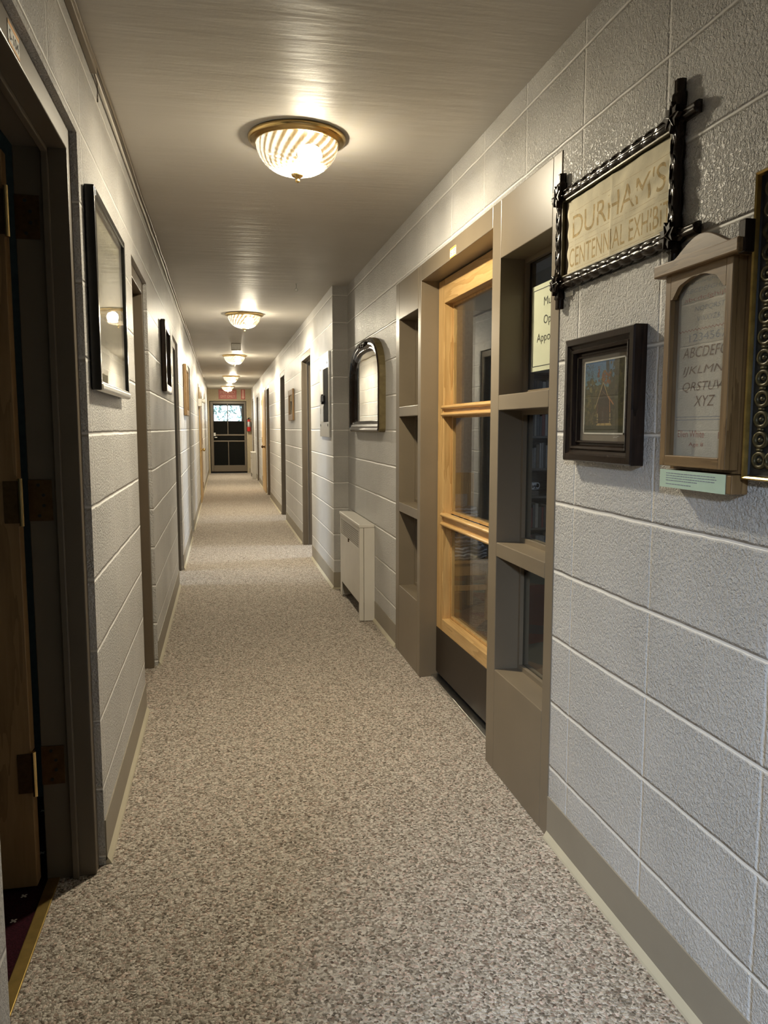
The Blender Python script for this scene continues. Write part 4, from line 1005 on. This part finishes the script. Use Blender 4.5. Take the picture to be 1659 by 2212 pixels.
# wooden bench-chair with a pile of striped blankets
ch = thing('wooden_chair', (1.50, 5.05, 0), 'orange wooden chair seen through the lower door glass, piled with blankets', 'chair')
sx0, sx1, sy0, sy1, sz = 1.24, 1.74, 4.80, 5.28, .40
part('seat', M['chairwood'], ch, (sx0-.01, sx1+.01, sy0-.01, sy1, sz-.02, sz), bevel=.006)
for (xx, yy) in ((sx0,sy0),(sx1-.05,sy0),(sx0,sy1-.05),(sx1-.05,sy1-.05)):
    b = MB(); b.prism([(xx,yy),(xx+.05,yy),(xx+.05,yy+.05),(xx,yy+.05)], 'z', 0, sz-.02); b.build('leg', M['chairwood'], ch, bevel=.006)
part('apron', M['chairwood'], ch, (sx0+.05, sx1-.05, sy0+.01, sy0+.03, sz-.10, sz-.02), bevel=.003)
part('stretcher', M['chairwood'], ch, (sx0+.05, sx1-.05, sy0+.012, sy0+.032, .20, .235), bevel=.003)
part('backrest', M['chairwood'], ch, (sx0, sx0+.04, sy1-.04, sy1, sz, .95), (sx1-.04, sx1, sy1-.04, sy1, sz, .95), (sx0, sx1, sy1-.035, sy1-.01, .80, .95), bevel=.006)
zz = sz+.001
for k, (hh, ins) in enumerate(((.085,.0),(.080,.02),(.075,.035))):
    b = MB(); n = 26
    lo_ = [];
    for i in range(n):
        t = i/n*2*PI; ex = 4
        cxx = abs(math.cos(t))**(2/ex)*(1 if math.cos(t) >= 0 else -1); cyy = abs(math.sin(t))**(2/ex)*(1 if math.sin(t) >= 0 else -1)
        lo_.append((1.49+(.235-ins)*cxx, 5.00+(.19-ins)*cyy))
    prof = [(.93,0),(1,.25),(1,.40),(.975,.5),(1,.6),(1,.78),(.92,1)]
    rings = [[b.bm.verts.new((1.49+(p[0]-1.49)*s_+random.uniform(-.003,.003), 5.0+(p[1]-5.0)*s_+random.uniform(-.003,.003), zz+hh*h_)) for p in lo_] for s_, h_ in prof]
    for i in range(len(rings)-1):
        for j in range(n): b.bm.faces.new((rings[i][j], rings[i][(j+1)%n], rings[i+1][(j+1)%n], rings[i+1][j]))
    b.bm.faces.new(rings[0][::-1]); b.bm.faces.new(rings[-1])
    o = b.build('folded_blanket', M['stripe'], smooth=True); tag(o, ['folded striped blanket at the bottom of the pile on the chair', 'folded striped blanket in the middle of the pile on the chair', 'folded striped blanket second from the top of the pile on the chair'][k], 'blanket', 'striped blankets on the wooden chair')
    zz += hh+.001
b = MB(); b.tube([(1.36,4.98,zz+.05),(1.45,4.97,zz+.053),(1.55,4.97,zz+.052),(1.66,4.98,zz+.05)], [.048,.052,.052,.046], 20)
o = b.build('rolled_blanket', M['stripe'], smooth=True); tag(o, 'rolled striped blanket on top of the pile on the chair', 'blanket', 'striped blankets on the wooden chair')

# ------------------------------------------------------------------ outside the exit door
tag(part('yard_ground', plain('yard_grass', (.10,.14,.05), .9, nscale=3), None, (-14, 14, YE+.3, 46, -.2, -.06)), 'grassy ground outside the exit door', 'ground', kind='structure')
bark = plain('tree_bark', (.10,.09,.085), .9, nscale=12); fol = [plain('spring_leaves', (.34,.42,.36), .8), plain('blue_green_leaves', (.30,.38,.40), .8)]
for k, (tx, ty, th) in enumerate(((.85, 33, 5.5), (-3.6, 36, 6.5), (-.4, 43, 7), (5.4, 39, 6))):
    t = thing('garden_tree', (tx, ty, -.06), ['slender tree nearest the exit door window, right pane', 'leafy tree outside seen through the left exit pane edge', 'leafy tree farthest outside, behind the window bar', 'leafy tree outside toward the right of the exit window'][k], 'tree', 'trees outside the exit door')
    b = MB(); b.tube([(tx,ty,-.06),(tx+.05,ty,1.2),(tx-.03,ty,2.2),(tx+.1,ty,th*.8)], [.11,.09,.07,.03], 8)
    for q in range(7):
        a = random.uniform(0,2*PI); hz = random.uniform(1.4,3.2); b.tube([(tx,ty,hz),(tx+.5*math.cos(a),ty+.5*math.sin(a),hz+.6),(tx+1.1*math.cos(a),ty+1.1*math.sin(a),hz+.9)], [.04,.025,.01], 6)
    b.build('trunk', bark, t, smooth=True)
    b = MB()
    for q in range(150 if k else 60):
        a = random.uniform(0,2*PI); rr = random.uniform(.3,1.7); c0 = Vector((tx+rr*math.cos(a), ty+rr*math.sin(a), random.uniform(1.5, th*.85)))
        for w_ in range(5):
            d_ = Vector((random.gauss(0,.16), random.gauss(0,.16), random.gauss(0,.13))); e1 = Vector((random.gauss(0,1),random.gauss(0,1),random.gauss(0,1))).normalized()*.10; e2 = Vector((random.gauss(0,1),random.gauss(0,1),random.gauss(0,1))).normalized()*.06
            c1 = c0+d_; b.bm.faces.new([b.bm.verts.new(x) for x in (c1-e1, c1-e2, c1+e1, c1+e2)])
    b.build('foliage', fol[k % 2], t)

# ------------------------------------------------------------------ light
wd = bpy.data.worlds.new('sky'); bpy.context.scene.world = wd; wd.use_nodes = True
bg = wd.node_tree.nodes['Background']; bg.inputs[0].default_value = (.62,.80,1.0,1); bg.inputs[1].default_value = 3.2
def area(name, loc, target, sx, sy, power, col):
    ld = bpy.data.lights.new(name, 'AREA'); ld.shape = 'RECTANGLE'; ld.size = sx; ld.size_y = sy; ld.energy = power; ld.color = col
    o = bpy.data.objects.new(name, ld); C.objects.link(o); o.location = loc
    o.rotation_euler = (Vector(target)-Vector(loc)).to_track_quat('-Z', 'Y').to_euler(); return o
DAY = (.70,.84,1.0)
area('unseen_daylight', (-.80, -1.55, 2.28), (.3, .2, .7), .40, .5, 205, (.68,.81,1.0))          # added light under the rear left room's ceiling, door head clips it low
area('unseen_daylight', (-4.6, 6.9, 1.6), (.5, 6.75, .2), 1.2, 1.0, 95, DAY)           # window of the left room behind door 4
area('unseen_daylight', (4.6, 8.0, 1.6), (.3, 7.95, .2), 1.0, 1.0, 110, DAY)            # window of the right room behind door 6
area('unseen_daylight', (4.6, 11.0, 1.6), (.3, 11.0, .2), .9, 1.0, 60, DAY)            # window of the right room behind door 7
area('unseen_daylight', (4.7, 4.2, 1.4), (1.8, 5.0, .6), 1.0, 1.0, 10, DAY)            # window of the museum room
area('unseen_daylight', (-4.6, 1.7, 1.6), (-1.5, 1.9, .6), .6, .8, 1.2, (.9,.97,.93))           # weak light inside the nearest left room

# ------------------------------------------------------------------ camera and view
cam = bpy.data.cameras.new('camera'); co = bpy.data.objects.new('camera', cam); C.objects.link(co)
co.location = (0, 0, 1.262); co.rotation_euler = (PI/2-.1073636, 0, -.2050316)
cam.sensor_fit = 'HORIZONTAL'; cam.sensor_width = 36; cam.lens = 1683.545/1659*36; cam.clip_start = .02; cam.clip_end = 200
sc = bpy.context.scene; sc.camera = co
vs = sc.view_settings; vs.view_transform = 'Standard'; vs.look = 'None'; vs.exposure = 0.34; vs.gamma = 1; vs.use_curve_mapping = False
sc.cycles.use_denoising = True
cy = sc.cycles; cy.max_bounces = 8; cy.diffuse_bounces = 5; cy.glossy_bounces = 4; cy.transmission_bounces = 4; cy.transparent_max_bounces = 16; cy.caustics_reflective = False; cy.caustics_refractive = False
sc.cycles.adaptive_threshold = .03; sc.cycles.sample_clamp_indirect = 4
